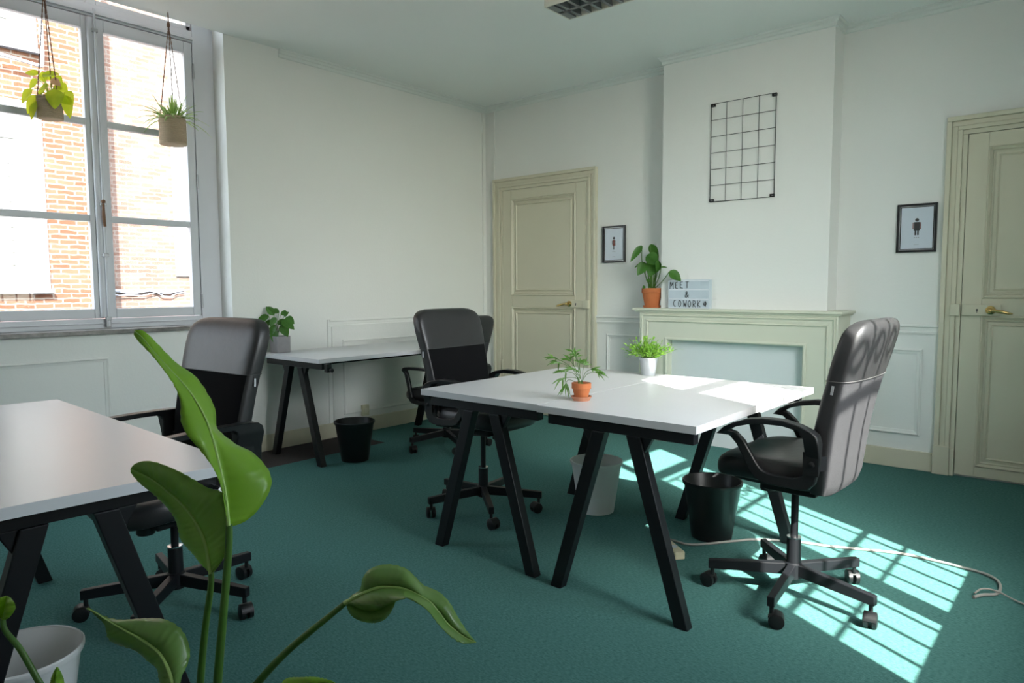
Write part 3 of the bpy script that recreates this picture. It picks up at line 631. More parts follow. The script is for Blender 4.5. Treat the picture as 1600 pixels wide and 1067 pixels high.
# ================================================================== BINS
def bin_(label, x, y, m, rz=0):
    t = thing('waste_bin', label, 'waste bin', (x, y, 0), rz, 'round tapered waste bins')
    b = MB(); b.lathe([(.0, .004), (.094, .004), (.134, .272), (.1355, .276), (.1405, .276), (.1405, .280), (.136, .281), (.1325, .276), (.0925, .008), (0, .008)], seg=56, caps=False)
    b.build('bin_body', m, t, smooth=True)
    r = MB(); r.lathe([(.134, .262), (.1385, .263), (.1415, .270), (.1415, .279), (.138, .2825), (.1335, .281)], seg=56, caps=False); r.build('rim', m, t, smooth=True)
    return t
bin_('black waste bin below the narrow desk at the left wall', .745, -2.195, 'black_bin')
bin_('white waste bin under the middle desks', 2.672, -2.055, 'white_bin')
bin_('black waste bin beside the sunlit chair', 3.320, -2.030, 'black_bin')
bin_('white waste bin cut off by the frame beside the window desk', 2.640, -4.668, 'white_bin')
# ================================================================== CABLES, SOCKET
b = MB(); pts = [(3.15, -2.24), (3.203, -2.209), (3.304, -2.195), (3.443, -2.02), (3.503, -1.949), (3.652, -1.858), (3.81, -1.811), (4.054, -1.709), (4.20, -1.700), (4.299, -1.710), (4.402, -1.735), (4.449, -1.811), (4.452, -1.924), (4.409, -1.974), (4.386, -2.020)]
pts[2] = (3.304, -2.200)
b.tube(catmull([(x, y, .007) for x, y in pts], 8), .0060, 8)
cb = thing('power_cable', 'pale grey power cable lying across the sunny carpet', 'cable', (3.8, -1.81, 0))
for i in range(len(b.V)): v = b.V[i]; b.V[i] = (v[0] - 3.8, v[1] + 1.81, v[2])
b.build('thick_cable', 'cable', cb, smooth=True)
b = MB(); b.tube(catmull([(4.385 - 3.8, -1.99 + 1.81, .012), (4.406 - 3.8, -1.940 + 1.81, .019), (4.457 - 3.8, -1.934 + 1.81, .019), (4.54 - 3.8, -1.965 + 1.81, .006), (4.75 - 3.8, -2.04 + 1.81, .005)], 8), .0035, 8); b.build('thin_cable', 'cable', cb, smooth=True)
ps = thing('power_strip', 'beige power strip lying behind the front leg of the middle desks', 'power strip', (3.235, -2.31, 0), R_(-38))
b = MB(); b.box((-.13, -.025, 0), (.13, .025, .036)); b.build('strip_body', 'beige_plastic', ps, bevel=.006)
b = MB()
for k in range(3): b.lathe([(.018, .0355), (.018, .0365)], (-.07 + k * .065, 0, 0), 20)
b.build('sockets', 'box_white', ps)
ws = thing('wall_socket', 'small beige socket on the left wall just above the baseboard', 'socket', (0, -1.535, .182))
b = MB(); b.box((0.0005, -.036, -.046), (.022, .036, .046)); b.build('socket_body', 'beige_plastic', ws, bevel=.005)
b = MB(); b.lathe([(.021, .022), (.019, .016)], (0.0066, 0, .0), 20, 'x'); b.build('socket_face', 'cream', ws)
# ================================================================== WALL THINGS
gp = thing('wire_grid_panel', 'black wire grid panel of square cells hanging on the chimney breast', 'grid panel', (2.68, CY - .012, 2.185))
gx0, gx1, gz0, gz1 = -.236, .238, -.354, .354
b = MB(); b.tube([(gx0, 0, gz0), (gx1, 0, gz0), (gx1, 0, gz1), (gx0, 0, gz1), (gx0, 0, gz0)], .0032, 8); b.build('grid_frame', 'black_metal', gp)
for i in range(1, 4):
    x = gx0 + (gx1 - gx0) * i / 4; b = MB(); b.tube([(x, .002, gz0), (x, .002, gz1)], .0019, 6); b.build('grid_wire', 'black_metal', gp)
for i in range(1, 6):
    z = gz0 + (gz1 - gz0) * i / 6; b = MB(); b.tube([(gx0, -.0015, z), (gx1, -.0015, z)], .0019, 6); b.build('grid_wire', 'black_metal', gp)
for x in (gx0 + .013, gx1 - .013):
    for z in (gz0 + .010, gz1 - .010):
        b = MB(); b.box((x - .016, -.006, z - .010), (x + .016, .0115, z - .004)); b.box((x - .016, -.006, z + .004), (x + .016, .0115, z + .010)); b.box((x - .016, -.006, z - .010), (x - .008, .0115, z + .010)); b.box((x + .011, -.006, z - .010), (x + .016, .0115, z + .010)); b.build('wall_clip', 'frame_black', gp)
def picture(label, cx, cz, w_, h_, kind):
    t = thing('framed_print', label, 'picture', (cx, 0, cz), 0, 'small framed figure prints')
    f_ = .014; b = MB(); b.box((-w_ / 2, -.020, -h_ / 2), (-w_ / 2 + f_, -.001, h_ / 2)); b.box((w_ / 2 - f_, -.020, -h_ / 2), (w_ / 2, -.001, h_ / 2)); b.box((-w_ / 2 + f_, -.020, -h_ / 2), (w_ / 2 - f_, -.001, -h_ / 2 + f_)); b.box((-w_ / 2 + f_, -.020, h_ / 2 - f_), (w_ / 2 - f_, -.001, h_ / 2)); b.build('frame', 'frame_black', t, bevel=.001)
    iw, ih = w_ / 2 - f_, h_ / 2 - f_
    b = MB(); b.box((-iw, -.006, -ih), (iw, -.001, ih)); b.build('silver_mount', 'silver_edge', t)
    b = MB(); q = .005; 
    for a_ in ((-iw + .004, -ih + .004, -iw + .004 + q, ih - .004), (iw - .004 - q, -ih + .004, iw - .004, ih - .004), (-iw + .004, -ih + .004, iw - .004, -ih + .004 + q), (-iw + .004, ih - .004 - q, iw - .004, ih - .004)): b.box((a_[0], -.008, a_[1]), (a_[2], -.006, a_[3]))
    b.build('inner_frame', 'frame_black', t)
    b = MB(); b.box((-iw + .009, -.007, -ih + .009), (iw - .009, -.0062, ih - .009)); pp = b.build('print', 'paper', t)
    y = -.0072; y2 = -.0078
    b = MB()                                              # a plain generic person pictogram
    B = lambda x0, z0, x1, z1, mi=0: b.box((x0, y2, z0), (x1, y, z1), mi)
    b.lathe([(.011, y), (.011, y2)], (0, 0, .052), 20, 'y')
    if kind == 0:
        b.prism([(-.011, .036), (.011, .036), (.008, .012), (.016, -.012), (-.016, -.012), (-.008, .012)], lambda u, v: (u, y, v), lambda u, v: (u, y2, v), 1)
        B(-.020, -.002, -.015, .032); B(.015, -.002, .020, .032); B(-.008, -.046, -.002, -.012); B(.002, -.046, .008, -.012)
    else:
        b.prism([(-.017, .038), (.017, .038), (.017, -.018), (-.017, -.018)], lambda u, v: (u, y, v), lambda u, v: (u, y2, v))
        B(-.012, -.046, -.003, -.018); B(.003, -.046, .012, -.018); B(-.024, -.006, -.019, .036, 1); B(.019, -.006, .024, .036, 1)
    b.build('printed_figure', ['ink', 'ink_red'], pp)
    b = MB()
    for i in range(3): b.box((-.015 + i * .011, y2, -.064), (-.008 + i * .011, y, -.058))
    b.box((-.014, y2, -.106), (.014, y, -.104)); b.build('printed_marks', 'ink_grey', pp)
    return t
picture('small black framed print of a slim figure beside the left door', 1.487, 1.570, .228, .312, 0)
picture('small black framed print of a stout dark figure beside the right door', 3.768, 1.577, .228, .310, 1)
# light box with letters
lb = thing('light_box', 'white letter light box reading MEET and COWORK on the mantel', 'light box', (2.30, -.215, 1.0402), R_(0))
bw, bh = .336, .218
b = MB(); b.box((-bw / 2, -.025, 0), (bw / 2, .025, bh)); b.build('box_body', 'box_white', lb, bevel=.002)
b = MB(); b.box((-bw / 2, -.030, 0), (bw / 2, -.0252, bh)); b.build('front_panel', 'box_white', lb, bevel=.001)
b = MB()
for z in (.006, .072, .142, .210): b.box((-bw / 2 + .008, -.034, z - .002), (bw / 2 - .008, -.030, z + .002))
b.build('letter_rails', 'silver_edge', lb)
LS = {'M': [[(0, 0), (.08, 1), (.5, .45), (.92, 1), (1, 0)]], 'E': [[(1, 1), (0, .95), (0, .05), (1, 0)], [(0, .52), (.8, .52)]], 'T': [[(0, .97), (1, 1)], [(.5, 1), (.5, 0)]],
      'C': [[(1, .95), (.5, 1), (.1, .75), (0, .5), (.1, .22), (.5, 0), (1, .08)]], 'O': [[(.5, 1), (.12, .8), (0, .5), (.12, .2), (.5, 0), (.88, .2), (1, .5), (.88, .8), (.5, 1)]],
      'W': [[(0, 1), (.22, 0), (.5, .6), (.78, 0), (1, 1)]], 'R': [[(0, 0), (0, 1), (.7, .95), (.9, .75), (.7, .5), (0, .45), (1, 0)]], 'K': [[(0, 1), (0, 0)], [(.95, 1), (0, .42), (1, 0)]],
      '&': [[(1, 0), (.25, .72), (.3, .95), (.55, 1), (.72, .85), (.6, .65), (.1, .35), (.05, .12), (.35, 0), (.7, .1), (1, .42)]]}
def cl(px): return -bw / 2 + (px - 200) / 960 * bw
def cz(py): return bh - (py - 245) / 690 * bh
for ch, x0, x1, za, zb in [('M', 245, 325, 300, 460), ('E', 380, 425, 300, 450), ('E', 490, 550, 295, 445), ('T', 615, 690, 292, 440), ('&', 608, 685, 530, 665), ('C', 338, 388, 735, 890), ('O', 450, 515, 740, 895), ('W', 568, 645, 740, 895), ('O', 680, 745, 740, 900), ('R', 798, 858, 742, 900), ('K', 905, 965, 745, 895)]:
    b = MB()
    for st in LS[ch]:
        for (a0, b0), (a1, b1) in zip(st, st[1:]):
            P0 = Vector((cl(x0 + (x1 - x0) * a0), -.0345, cz(zb + (za - zb) * b0))); P1 = Vector((cl(x0 + (x1 - x0) * a1), -.0345, cz(zb + (za - zb) * b1)))
            e_ = (P1 - P0).normalized() * .0012; b.bar(P0 - e_, P1 + e_, .001, .0038, (0, 1, 0))
    b.build('letter', 'ink', lb)
b = MB()
b.tube([(cl(1078), -.035, cz(880)), (cl(1078), -.035, cz(760))], [.0045, .0050], 10); b.tube([(cl(1078), -.035, cz(850)), (cl(1045), -.035, cz(840)), (cl(1043), -.035, cz(800))], .0028, 8); b.tube([(cl(1078), -.035, cz(835)), (cl(1104), -.035, cz(822)), (cl(1106), -.035, cz(800))], .0022, 8)
b.build('cactus_symbol', 'ink', lb)
# ceiling light
cx_, cy_ = 2.675, -1.61
lm = thing('ceiling_light', 'surface mounted louvred ceiling light, switched off', 'ceiling light', (cx_, cy_, H)); lx, ly, lh = .60, .130, .083
b = MB(); b.box((-lx, -ly, -lh), (lx, -ly + .012, -.0005)); b.box((-lx, ly - .012, -lh), (lx, ly, -.0005)); b.box((-lx, -ly + .012, -lh), (-lx + .012, ly - .012, -.0005)); b.box((lx - .012, -ly + .012, -lh), (lx, ly - .012, -.0005)); b.box((-lx + .012, -ly + .012, -.012), (lx - .012, ly - .012, -.0005)); b.build('housing', 'lamp_body', lm, bevel=.002)
b = MB(); b.box((-lx + .012, -.010, -lh), (lx - .012, .010, -.03)); b.box((-lx + .012, -ly + .012, -lh), (-lx + .06, ly - .012, -lh + .01))
for i in range(15):
    x = -lx + .09 + i * .075; b.prism([(x - .010, -lh), (x + .010, -lh), (x + .002, -.035), (x - .002, -.035)], lambda u, v: (u, -ly + .012, v), lambda u, v: (u, ly - .012, v))
b.build('louvre', 'louvre', lm)
# ================================================================== PLANTS
def leaf(b, p, d, up, L, Wd, droop=.3, fold=.15, shape=None, n=6, mi=0, tip=0):
    p = Vector(p); d = Vector(d).normalized(); up = Vector(up); sd_ = d.cross(up).normalized(); up = sd_.cross(d)
    sh = shape or (lambda t: math.sin(PI * t ** .75) ** .8)
    rows = []
    for i in range(n + 1):
        t = i / n; c0 = p + d * L * t + Vector((0, 0, -1)) * droop * L * t * t
        w_ = Wd / 2 * max(sh(min(max(t, .001), .999)), .02)
        rows.append([c0 + sd_ * w_ * k + up * abs(k) * w_ * fold * 2 for k in (-1, -.5, 0, .5, 1)])
    b.grid(rows, mi)
def pot_lathe(t, m, rt, rb, h, rim=.012, name='pot', z0=0, seg=40, rimh=.25):
    b = MB(); b.lathe([(0, z0), (rb, z0), (rt - rim * .5, z0 + h * (1 - rimh)), (rt, z0 + h * (1 - rimh) + .001), (rt, z0 + h), (rt - rim * .7, z0 + h), (rt - rim, z0 + h - .012)], seg=seg, caps=False)
    o = b.build(name, m, t, smooth=True)
    s = MB(); s.lathe([(0, z0 + h - .016), (rt - rim, z0 + h - .016)], seg=seg, caps=False); s.build('soil', 'soil', t)
    return o
rnd = random.Random(4)
# --- table palm in terracotta
t = thing('potted_palm', 'small feathery palm in a terracotta pot with saucer on the middle desks', 'potted plant', (3.083, -2.792, .7402))
b = MB(); b.lathe([(0, 0), (.034, 0), (.0435, .018), (.0405, .018), (.034, .006), (0, .006)], seg=36, caps=False); b.build('saucer', 'terracotta_saucer', t, smooth=True)
pot_lathe(t, 'terracotta', .0400, .026, .066, .006, z0=.007, rimh=.36)
st = MB(); fo = MB()
Rv, Uv = RT, Vector((0, 0, 1))
fr = [(-.052, .135, 0, 7), (-.10, .125, .01, 5), (-.075, .085, .02, 6), (-.025, .155, -.01, 6), (-.005, .120, .02, 5), (.045, .095, 0, 7), (.065, .085, -.02, 7), (-.040, .100, -.03, 7), (-.115, .145, .0, 5), (-.065, .035, .0, 6), (-.030, .165, .02, 5), (.015, .110, .03, 5), (-.085, .060, -.03, 5)]
for (sx, hz, dy, k) in fr:
    base = Vector((rnd.uniform(-.012, .012), rnd.uniform(-.012, .012), .06)); tipp = Rv * sx + FW * dy; tipp.z = .055 + hz - .02
    if sx == -.065: mid = Rv * -.05 + Vector((0, 0, .085)); tipp.z = .065
    else: mid = (base + tipp) / 2 + Vector((0, 0, .018)) - Rv * sx * .12
    cv = catmull([base, mid, tipp], 6); st.tube(cv, .0011, 6)
    dirn = (cv[-1] - cv[-3]).normalized()
    for j in range(k):
        a = (j / (k - 1) - .5) * 2.4; ax = Rv * math.copysign(1, sx or 1)
        dd = (dirn + Vector((0, 0, -1)) * .35 * abs(a) + Rv * math.sin(a) * 1.0 + FW * rnd.uniform(-.5, .5)).normalized()
        leaf(fo, cv[-1 - (j % 3)], dd, (FW * -1 + Vector((0, 0, .4))), rnd.uniform(.036, .054), .0070, rnd.uniform(.1, .5), .1, lambda q: math.sin(PI * q ** .6), 5)
st.build('stems', 'stem_big', t, smooth=True); fo.build('foliage', 'leaf_palm', t)
# --- zinc pot plant
t = thing('potted_plant', 'bushy fresh green plant in a small white metal pot on the middle desks', 'potted plant', (2.885, -1.885, .7402))
b = MB(); b.lathe([(0, 0), (.034, 0), (.036, .004), (.047, .084), (.048, .085), (.048, .089), (.049, .094), (.046, .094), (.045, .085)], seg=40, caps=False); b.build('pot', 'zinc', t, smooth=True)
b = MB(); b.lathe([(0, .082), (.045, .082)], seg=30, caps=False); b.build('soil', 'soil', t)
fo = MB(); st = MB()
for i in range(170):
    a = rnd.uniform(0, 2 * PI); el = rnd.uniform(.45, 1.5); u = Vector((math.cos(a) * math.cos(el), math.sin(a) * math.cos(el), math.sin(el)))
    ln = rnd.uniform(.04, .135); base = Vector((u.x * .03, u.y * .03, .083)); e_ = base + Vector((u.x * ln * 1.15, u.y * ln * 1.15, u.z * ln * .85))
    st.tube([base, (base + e_) / 2 + Vector((0, 0, .006)), e_], .0008, 5, 0)
    for j in range(3):
        q = base.lerp(e_, .5 + .25 * j); dd = (u + Vector((rnd.uniform(-1, 1), rnd.uniform(-1, 1), rnd.uniform(-.4, .8)))).normalized()
        leaf(fo, q, dd, Vector((rnd.uniform(-.5, .5), rnd.uniform(-.5, .5), 1)), rnd.uniform(.022, .036), .010, .3, .1, None, 4)
e_ = -RT * .105 + Vector((0, 0, .105)); st.tube([(0, 0, .085), -RT * .05 + Vector((0, 0, .112)), e_], .001, 5)
for j in range(5): leaf(fo, e_ + RT * .012 * j, (-RT + Vector((0, 0, rnd.uniform(-.6, .6)))), (0, 0, 1), .026, .009, .3, .1, None, 4)
st.build('stems', 'stem_big', t); fo.build('foliage', 'leaf_fresh', t)
# --- mantel plant
t = thing('potted_plant', 'broad-leaved green plant in a terracotta pot on the mantel', 'potted plant', (1.952, -.175, 1.0402))
b = MB(); b.lathe([(0, 0), (.066, 0), (.073, .018), (.069, .018), (.064, .006), (0, .006)], seg=36, caps=False); b.build('saucer', 'terracotta', t, smooth=True)
pot_lathe(t, 'terracotta', .083, .056, .148, .010, z0=.007, rimh=.24)
def heart(q): return (math.sin(PI * min(1, q * 1.02 + .0)) ** .55) * (1 - .55 * q) * 1.3 if q > .02 else .25
S = 5.30 / FPX
D0 = (Vector(t.location) - CAM).dot(FW); T0 = Vector(t.location)
def mp_(px, py, dy=0): return at(px, py, D0 + dy) - T0
st = MB(); fo = MB()
def lf(base, tip, w_, droop=.0, up=None, stem_from=None, bend=0):
    base = mp_(*base); tip = mp_(*tip); d = tip - base
    leaf(fo, base, d, up or (-FW + Vector((0, 0, .5))), d.length, w_, droop, .10, heart, 8)
    if stem_from: a_ = mp_(*stem_from); st.tube(catmull([a_, (a_ + base) / 2 + RT * bend, base], 6), .0032, 8)
lf((1003, 384, -.02), (985, 405, -.03), .055, .15, None, (1017, 450, 0), -.03)
lf((1016, 382, .0), (1029, 402, .01), .075, .1, RT * -.7 - FW, (1018, 450, 0), 0)
lf((1010, 400, -.05), (1029, 412, -.07), .145, .05, Vector((0, 0, .9)) - FW, (1018, 450, 0), -.01)
lf((1009, 411, -.03), (996, 428, -.05), .085, .1, None, (1016, 450, 0), -.02)
lf((1024, 408, -.02), (1014, 430, -.06), .11, .1, None, (1020, 450, 0), .01)
lf((1028, 407, -.08), (1026, 424, -.09), .09, .1, RT - FW, (1021, 450, 0), .01)
lf((1004, 409, .02), (991, 419, .02), .02, .0, None, (1016, 450, 0), -.01)
lf((1046, 424, -.25), (1064, 438, -.27), .085, .05, None, (1024, 450, -.03), .01)
lf((1033, 417, -.14), (1043, 418, -.18), .018, .0, None, (1022, 450, 0), .01)
lf((1016, 440, -.04), (1009, 436, -.05), .03, .1, None, (1017, 450, 0), 0)
lf((1004, 449, -.04), (1009, 448, -.05), .03, .1, None, (1012, 452, 0), 0)
for k in range(5): st.tube([mp_(1014 + k * 2.2, 452), mp_(1013 + k * 3, 425)], [.006, .004], 8)
st.build('stems', 'stem_big', t, smooth=True); fo.build('foliage', 'leaf_green', t, smooth=True)
# --- narrow desk plant
t = thing('potted_plant', 'small monstera in a square grey pot on the narrow desk', 'potted plant', (.135, -2.385, .7402), R_(0))
b = MB(); rs = [[(x, y, z) for x, y in sring(0, 0, r_, r_, 24, 9)] for r_, z in ((.053, 0), (.055, .002), (.057, .120), (.052, .120), (.050, .105))]; b.rings(rs, True, False); b.add([(x, y, 0) for x, y in sring(0, 0, .053, .053, 24, 9)], [tuple(range(24))]); b.build('pot', 'grey_pot', t)
b = MB(); b.box((-.048, -.048, .095), (.048, .048, .104)); b.build('soil', 'soil', t)
st = MB(); fo = MB(); D2 = (Vector(t.location) - CAM).dot(FW); T2 = Vector(t.location)
def mq(px, py, dy=0): return at(px, py, D2 + dy) - T2
for (x0, y0, x1, y1, w_, dy) in ((428, 492, 418, 480, .055, 0), (436, 488, 424, 484, .05, .02), (440, 487, 447, 491, .05, .02), (420, 494, 404, 500, .06, 0), (414, 498, 400, 507, .05, -.01), (432, 497, 424, 506, .065, -.03), (446, 497, 457, 503, .07, 0), (441, 500, 456, 510, .07, -.02), (440, 508, 448, 521, .07, -.02), (430, 508, 424, 520, .055, -.03), (430, 516, 429, 531, .07, -.04), (424, 500, 413, 511, .05, .01), (436, 500, 442, 506, .06, .03), (444, 494, 450, 488, .04, .03), (428, 484, 420, 479, .02, 0)):
    p0, p1 = mq(x0, y0, dy), mq(x1, y1, dy - .01)
    leaf(fo, p0, p1 - p0, (-FW + Vector((rnd.uniform(-.3, .3), 0, .7))), (p1 - p0).length * 1.25, w_, .1, .12, heart, 6)
    st.tube(catmull([mq(429 + rnd.uniform(-4, 4), 530), (mq(429, 530) + p0) / 2, p0], 4), .0016, 6)
st.build('stems', 'stem_big', t); fo.build('foliage', 'leaf_green', t)
# --- hanging planters
def hanging(label, y, ztop, zbot, r, x=.12):
    t = thing('hanging_planter', label, 'hanging planter', (x, y, zbot), 0, 'woven hanging planters in front of the window')
    h = ztop - zbot; b = MB()
    b.lathe([(0, 0), (r * .92, 0), (r * 1.0, .008), (r * 1.0, h - .006), (r * .98, h), (r * .92, h), (r * .90, h - .03)], seg=36, caps=False); b.build('woven_pot', 'jute', t, smooth=True)
    w_ = MB()
    for i in range(int(h / .011)): w_.tube([(r * 1.005 * math.cos(a), r * 1.005 * math.sin(a), .006 + i * .011) for a in [2 * PI * j / 32 for j in range(33)]], .0055, 6)
    w_.build('weave_coils', 'jute', t, smooth=True)
    b = MB(); b.lathe([(0, h - .028), (r * .91, h - .028)], seg=24, caps=False); b.build('soil', 'soil', t)
    top = H - zbot; ropes = MB(); kn = top - .085
    for k in range(3):
        a = 2 * PI * k / 3 + .5; p = Vector((r * .97 * math.cos(a), r * .97 * math.sin(a), h - .01))
        for s in (-1, 1):
            pts = []
            for i in range(41):
                q = i / 40; c0 = p.lerp(Vector((0, 0, kn)), q); pts.append(c0 + .0022 * s * Vector((math.cos(q * 60), math.sin(q * 60), 0)))
            ropes.tube(pts, .0018, 5)
    ropes.tube([(0, 0, kn), (0, 0, top - .012)], .0045, 8); ropes.lathe([(0, kn - .02), (.009, kn - .014), (.010, kn), (.006, kn + .016), (0, kn + .02)], seg=12)
    ropes.build('ropes', 'rope', t)
    hk = MB(); hk.tube([(0, 0, top), (0, 0, top - .012), (.008, 0, top - .02), (0, 0, top - .03), (-.008, 0, top - .022)], .002, 6); hk.build('hook', 'chrome', t)
    return t, h
t, h = hanging('left woven hanging planter with broad lime green leaves', -3.775, 2.290, 2.165, .060)
fo = MB(); st = MB(); pk = MB(); D3 = (Vector(t.location) - CAM).dot(FW); T3 = Vector(t.location)
def mh(px, py, dy=0): return at(px, py, D3 + dy) - T3
for (x0, y0, x1, y1, w_, dy) in ((60, 116, 42, 112, .045, 0), (66, 118, 90, 114, .055, .02), (58, 124, 48, 136, .05, .02), (70, 128, 66, 112, .05, .03), (50, 140, 36, 157, .075, -.02), (60, 150, 45, 172, .075, -.05), (56, 160, 50, 182, .06, -.06), (86, 120, 96, 130, .055, .02), (88, 140, 86, 164, .10, -.07), (98, 146, 112, 160, .09, -.02), (104, 150, 109, 178, .065, -.02), (84, 135, 96, 138, .06, -.01), (76, 134, 64, 138, .05, .0), (70, 140, 60, 148, .05, .02), (80, 126, 78, 112, .05, .04), (92, 132, 104, 142, .06, .03)):
    p0, p1 = mh(x0, y0, dy), mh(x1, y1, dy); leaf(fo, p0, p1 - p0, (-FW + Vector((rnd.uniform(-.3, .3), rnd.uniform(-.3, .3), .5))), (p1 - p0).length * 1.15, w_, .1, .12, heart, 7)
    st.tube(catmull([mh(78, 155), (mh(78, 150) + p0) / 2 + Vector((0, 0, .02)), p0], 4), .0018, 6)
p0, p1 = mh(80, 124, -.03), mh(96, 132, -.03); leaf(pk, p0, p1 - p0, -FW + Vector((0, 0, .6)), .06, .05, .2, .1, heart, 6)
fo.build('foliage', 'leaf_lime', t, smooth=True); st.build('stems', 'leaf_lime', t); pk.build('pink_leaf', 'leaf_pink', t, smooth=True)
t, h = hanging('right woven hanging planter with a striped spider plant', -3.092, 2.300, 2.125, .076)
fo = MB()
for i in range(105):
    a = rnd.uniform(0, 2 * PI); el = rnd.uniform(.35, 1.45); L_ = rnd.uniform(.12, .24); u = Vector((math.cos(a) * math.cos(el), math.sin(a) * math.cos(el), math.sin(el)))
    base = Vector((math.cos(a) * .03, math.sin(a) * .03, h - .03)); side = Vector((-u.y, u.x, 0)).normalized(); rows = []
    for k in range(8):
        q = k / 7; c0 = base + u * L_ * q + Vector((0, 0, -1)) * L_ * q * q * (.95 - .75 * math.sin(el)); w_ = .0078 * (1 - q) ** .5 * (1 if q > .05 else .7)
        rows.append([c0 - side * w_ + Vector((0, 0, .002)), c0 - side * w_ * .5, c0 + side * w_ * .5, c0 + side * w_ + Vector((0, 0, .002))])
    b0 = len(fo.F); fo.grid(rows)
    for q in range(b0, len(fo.F)):
        if (q - b0) % 3 != 1: fo.I[q] = 1 if i % 2 else 0
fo.build('foliage', ['leaf_spider', 'leaf_spider_edge'], t)
# ================================================================== FOREGROUND STRELITZIA
PC = at(338, 1250, 1.16)
t = thing('strelitzia_plant', 'tall strelitzia with big paddle leaves in front of the window desk', 'potted plant', (PC.x, PC.y, 0))
def rel(v): return v - Vector((PC.x, PC.y, 0))
b = MB(); b.lathe([(0, 0), (.115, 0), (.120, .004), (.148, .235), (.150, .25), (.142, .25), (.140, .23)], seg=48, caps=False); b.build('pot', 'white_bin', t, smooth=True)
b = MB(); b.lathe([(0, .225), (.141, .225)], seg=32, caps=False); b.build('soil', 'soil', t)
def resample(P, n):
    P = [Vector(p) for p in P]; L = [0]
    for a_, b_ in zip(P, P[1:]): L.append(L[-1] + (b_ - a_).length)
    out = []
    for i in range(n):
        s = L[-1] * i / (n - 1); k = 0
        while k < len(P) - 2 and L[k + 1] < s: k += 1
        f_ = (s - L[k]) / max(L[k + 1] - L[k], 1e-9); out.append(P[k].lerp(P[k + 1], min(max(f_, 0), 1)))
    return out
def bigleaf(edgeL, mid, edgeR, d0, d1, dL, dR, m, n=30, wav=.004, vein=True):
    n = n * 4
    """edges/mid listed base->tip as photo measurements; d0..d1 distance along the leaf; dL,dR how far the two edges stand off (m)"""
    A = [resample(catmull([(x, y, 0) for x, y in e], 8), n) for e in (edgeL, mid, edgeR)]
    b = MB(); rows = []; mv = []
    for i in range(n):
        q = i / (n - 1); d = d0 + (d1 - d0) * q; env = math.sin(PI * min(1, q * .96 + .03))
        ln = at(A[0][i].x, A[0][i].y, d + dL * env + wav * env * math.sin(q * 23)); mm = at(A[1][i].x, A[1][i].y, d); rn = at(A[2][i].x, A[2][i].y, d + dR * env + wav * env * math.sin(q * 19 + 2))
        row = []
        K = 7
        for k in range(K): 
            u = k / K; p = ln.lerp(mm, u); row.append(rel(p - FW * .012 * math.sin(PI * u) * env + FW * .0015 * math.sin(q * 150 + u * 12) * min(1, 3 * (1 - u)) * (.6 + .4 * math.sin(q * 37))))
        for k in range(K + 1):
            u = k / K; p = mm.lerp(rn, u); row.append(rel(p - FW * .012 * math.sin(PI * u) * env + FW * .0015 * math.sin(q * 143 + (1 - u) * 12) * min(1, 3 * u) * (.6 + .4 * math.sin(q * 31))))
        rows.append(row); mv.append(rel(mm - FW * .0025))
    b.grid(rows); o = b.build('leaf', m, t, smooth=True, solid=.0009, angle=80)
    if vein:
        v = MB(); v.tube(mv, [.0035 * (1 - .8 * i / (n - 1)) for i in range(n)], 8); v.build('midrib', 'vein', o, smooth=True)
    return o
def stem(pts, r0, r1, m='stem_big'):
    P = catmull([rel(p) for p in pts], 8); n = len(P); b = MB(); b.tube(P, [r0 + (r1 - r0) * i / (n - 1) for i in range(n)], 12); b.build('stem', m, t, smooth=True)
base = Vector((PC.x, PC.y, .22))
bigleaf([(358, 822), (353, 800), (349, 775), (346, 758), (335, 733), (312, 702), (293, 680), (283, 657), (281.5, 626), (270, 598), (242, 560), (217, 534), (209, 522)],
        [(358, 822), (356, 800), (352, 767), (343, 725), (335, 691), (323.7, 657), (304, 621), (285, 597), (262, 572), (240, 548), (224, 528), (211, 517)],
        [(360, 823), (382, 815), (402, 798), (420, 770), (424, 748), (415, 728), (394, 706.6), (374, 697), (357, 685.5), (339, 668.6), (337, 646), (330.7, 626.5), (307, 590), (276, 567.5), (250.6, 542), (226, 518), (212, 516)],
        1.15, 1.26, -.03, .05, 'leaf_big')
bigleaf([(329, 895), (315, 882), (302, 866), (283, 843.6), (275, 814), (260, 791.5), (240, 772), (220, 756), (208, 743), (204, 737)],
        [(330, 896), (322, 850), (306, 814), (283, 785), (262, 767), (240, 750), (222, 740), (205, 733)],
        [(332, 895), (338, 889), (353, 866), (361, 843), (359, 817), (355, 790), (349, 770), (325, 762), (306, 751), (281, 737), (250, 724), (228, 720), (212, 724), (205, 731)],
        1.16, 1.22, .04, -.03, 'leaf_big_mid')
bigleaf([(275, 1100), (251, 1067), (245, 1043.6), (228.6, 1030), (210, 1015), (188, 1008.6), (169.5, 998), (164, 974), (150.6, 962), (138, 951)],
        [(277, 1100), (269, 1060), (261, 1038), (250, 1019.4), (234, 1006), (215, 994), (195, 983), (172, 970), (152, 957), (137, 950)],
        [(279, 1100), (283, 1060), (290.5, 1043.6), (297, 1022), (292, 998), (280, 980), (258, 968), (229, 966), (188, 968), (161, 962), (138, 949)],
        1.10, 1.16, .04, .02, 'leaf_big_dark')
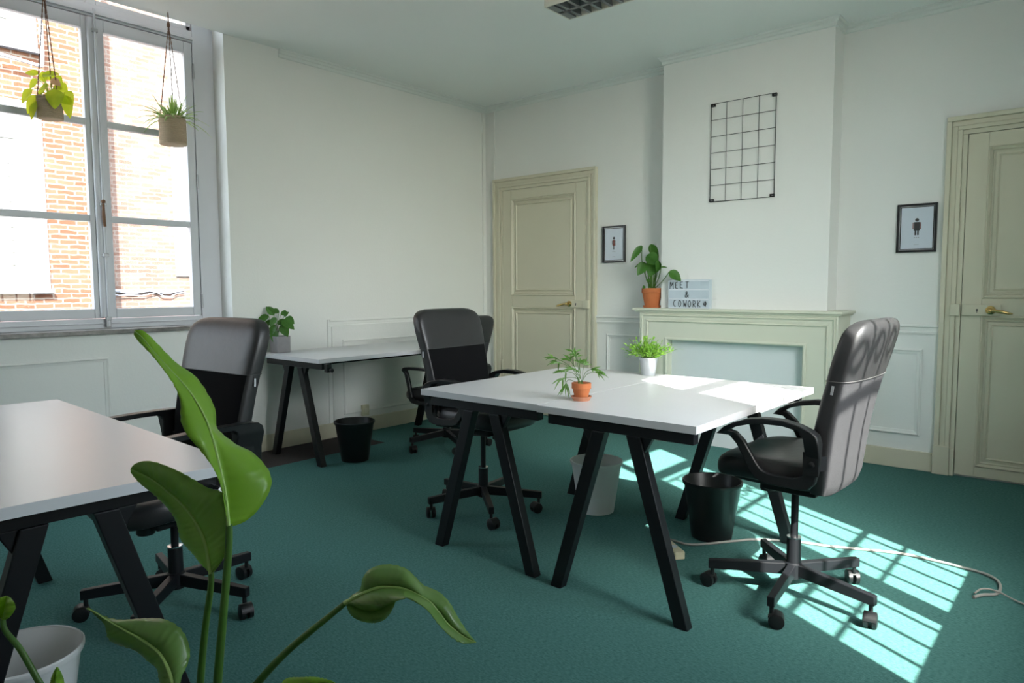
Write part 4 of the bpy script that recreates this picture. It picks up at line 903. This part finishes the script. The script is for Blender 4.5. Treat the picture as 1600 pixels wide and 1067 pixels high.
bigleaf([(539, 941), (550, 930), (562.5, 921), (568, 901), (581, 887.6), (605.5, 881.7), (632.5, 887.6), (651, 903.7), (662, 914.5), (686, 925), (702, 941), (713, 960), (726.6, 981.8), (740, 999), (744, 1003)],
        [(539, 941), (573, 924), (590, 918), (605.5, 917), (625, 918), (640.5, 922.6), (658, 931), (673, 941), (686, 956), (699.7, 973.7), (713, 985), (726.6, 995), (744, 1003)],
        [(540, 942), (556, 944), (575, 946), (595, 944), (616, 940), (630, 936), (640.5, 934.7), (667, 952), (686, 976), (705, 995), (721, 1004.6), (737, 1005), (744, 1003)],
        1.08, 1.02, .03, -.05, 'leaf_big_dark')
bigleaf([(541, 943), (546, 957), (557, 967), (578.7, 973), (597.5, 969.6), (608, 960), (616, 945)],
        [(541, 942), (555, 948), (567, 953), (580, 955), (594, 952), (606, 946), (618, 940)],
        [(541, 941), (556, 934), (570, 932), (585, 934), (598, 936), (609, 938), (620, 938)],
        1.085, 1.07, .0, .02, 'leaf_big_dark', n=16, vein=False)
stem([base + Vector((.01, 0, 0)), at(337, 1150, 1.16), at(340, 1067, 1.155), at(349, 960, 1.15), at(357, 860, 1.15), at(358, 820, 1.15)], .0085, .0055)
stem([base + Vector((-.01, .01, 0)), at(310, 1150, 1.17), at(313, 1067, 1.17), at(321, 980, 1.165), at(329, 920, 1.16), at(330, 893, 1.16)], .0075, .0045)
stem([base, at(290, 1200, 1.12), at(278, 1140, 1.11), at(277, 1098, 1.10)], .007, .005)
stem([base + Vector((.02, .01, 0)), at(368, 1120, 1.13), at(403, 1067, 1.12), at(444, 1022, 1.10), at(484.5, 987, 1.09), at(511, 965.6, 1.085), at(541, 941, 1.08)], .0075, .0042)
stem([base + Vector((-.03, 0, 0)), at(150, 1190, 1.2), at(90, 1110, 1.21), at(62, 1067, 1.21), at(32, 1015, 1.21), at(8, 985, 1.21), at(4, 965, 1.21)], .006, .0045)
bigleaf([(4, 968), (14, 965), (24, 950), (20, 938), (12, 931)], [(4, 966), (8, 955), (9, 948), (10, 940), (11, 931)], [(3, 966), (-6, 955), (-8, 945), (-2, 935), (9, 931)], 1.20, 1.20, -.02, -.02, 'leaf_big', n=12, vein=False)
bigleaf([(92, 1090), (84, 1067), (84, 1052), (89, 1042)], [(95, 1090), (91, 1067), (90, 1055), (89.5, 1042)], [(98, 1090), (100, 1067), (97, 1054), (90, 1042)], 1.08, 1.08, .01, .01, 'leaf_big', n=10, vein=False)
stem([base + Vector((-.02, -.01, 0)), at(140, 1200, 1.10), at(95, 1088, 1.08)], .006, .004)
bigleaf([(470, 1130), (452, 1095), (440, 1072), (448, 1060), (470, 1058), (495, 1058), (520, 1064)], [(472, 1130), (466, 1105), (470, 1085), (480, 1076), (495, 1070), (508, 1067), (522, 1066)], [(475, 1130), (492, 1108), (505, 1090), (515, 1080), (520, 1074), (524, 1070), (524, 1067)], 1.0, .97, .0, .03, 'leaf_big', n=14, vein=False)
stem([base + Vector((.03, -.02, 0)), at(420, 1200, 1.03), at(472, 1128, 1.0)], .006, .004)
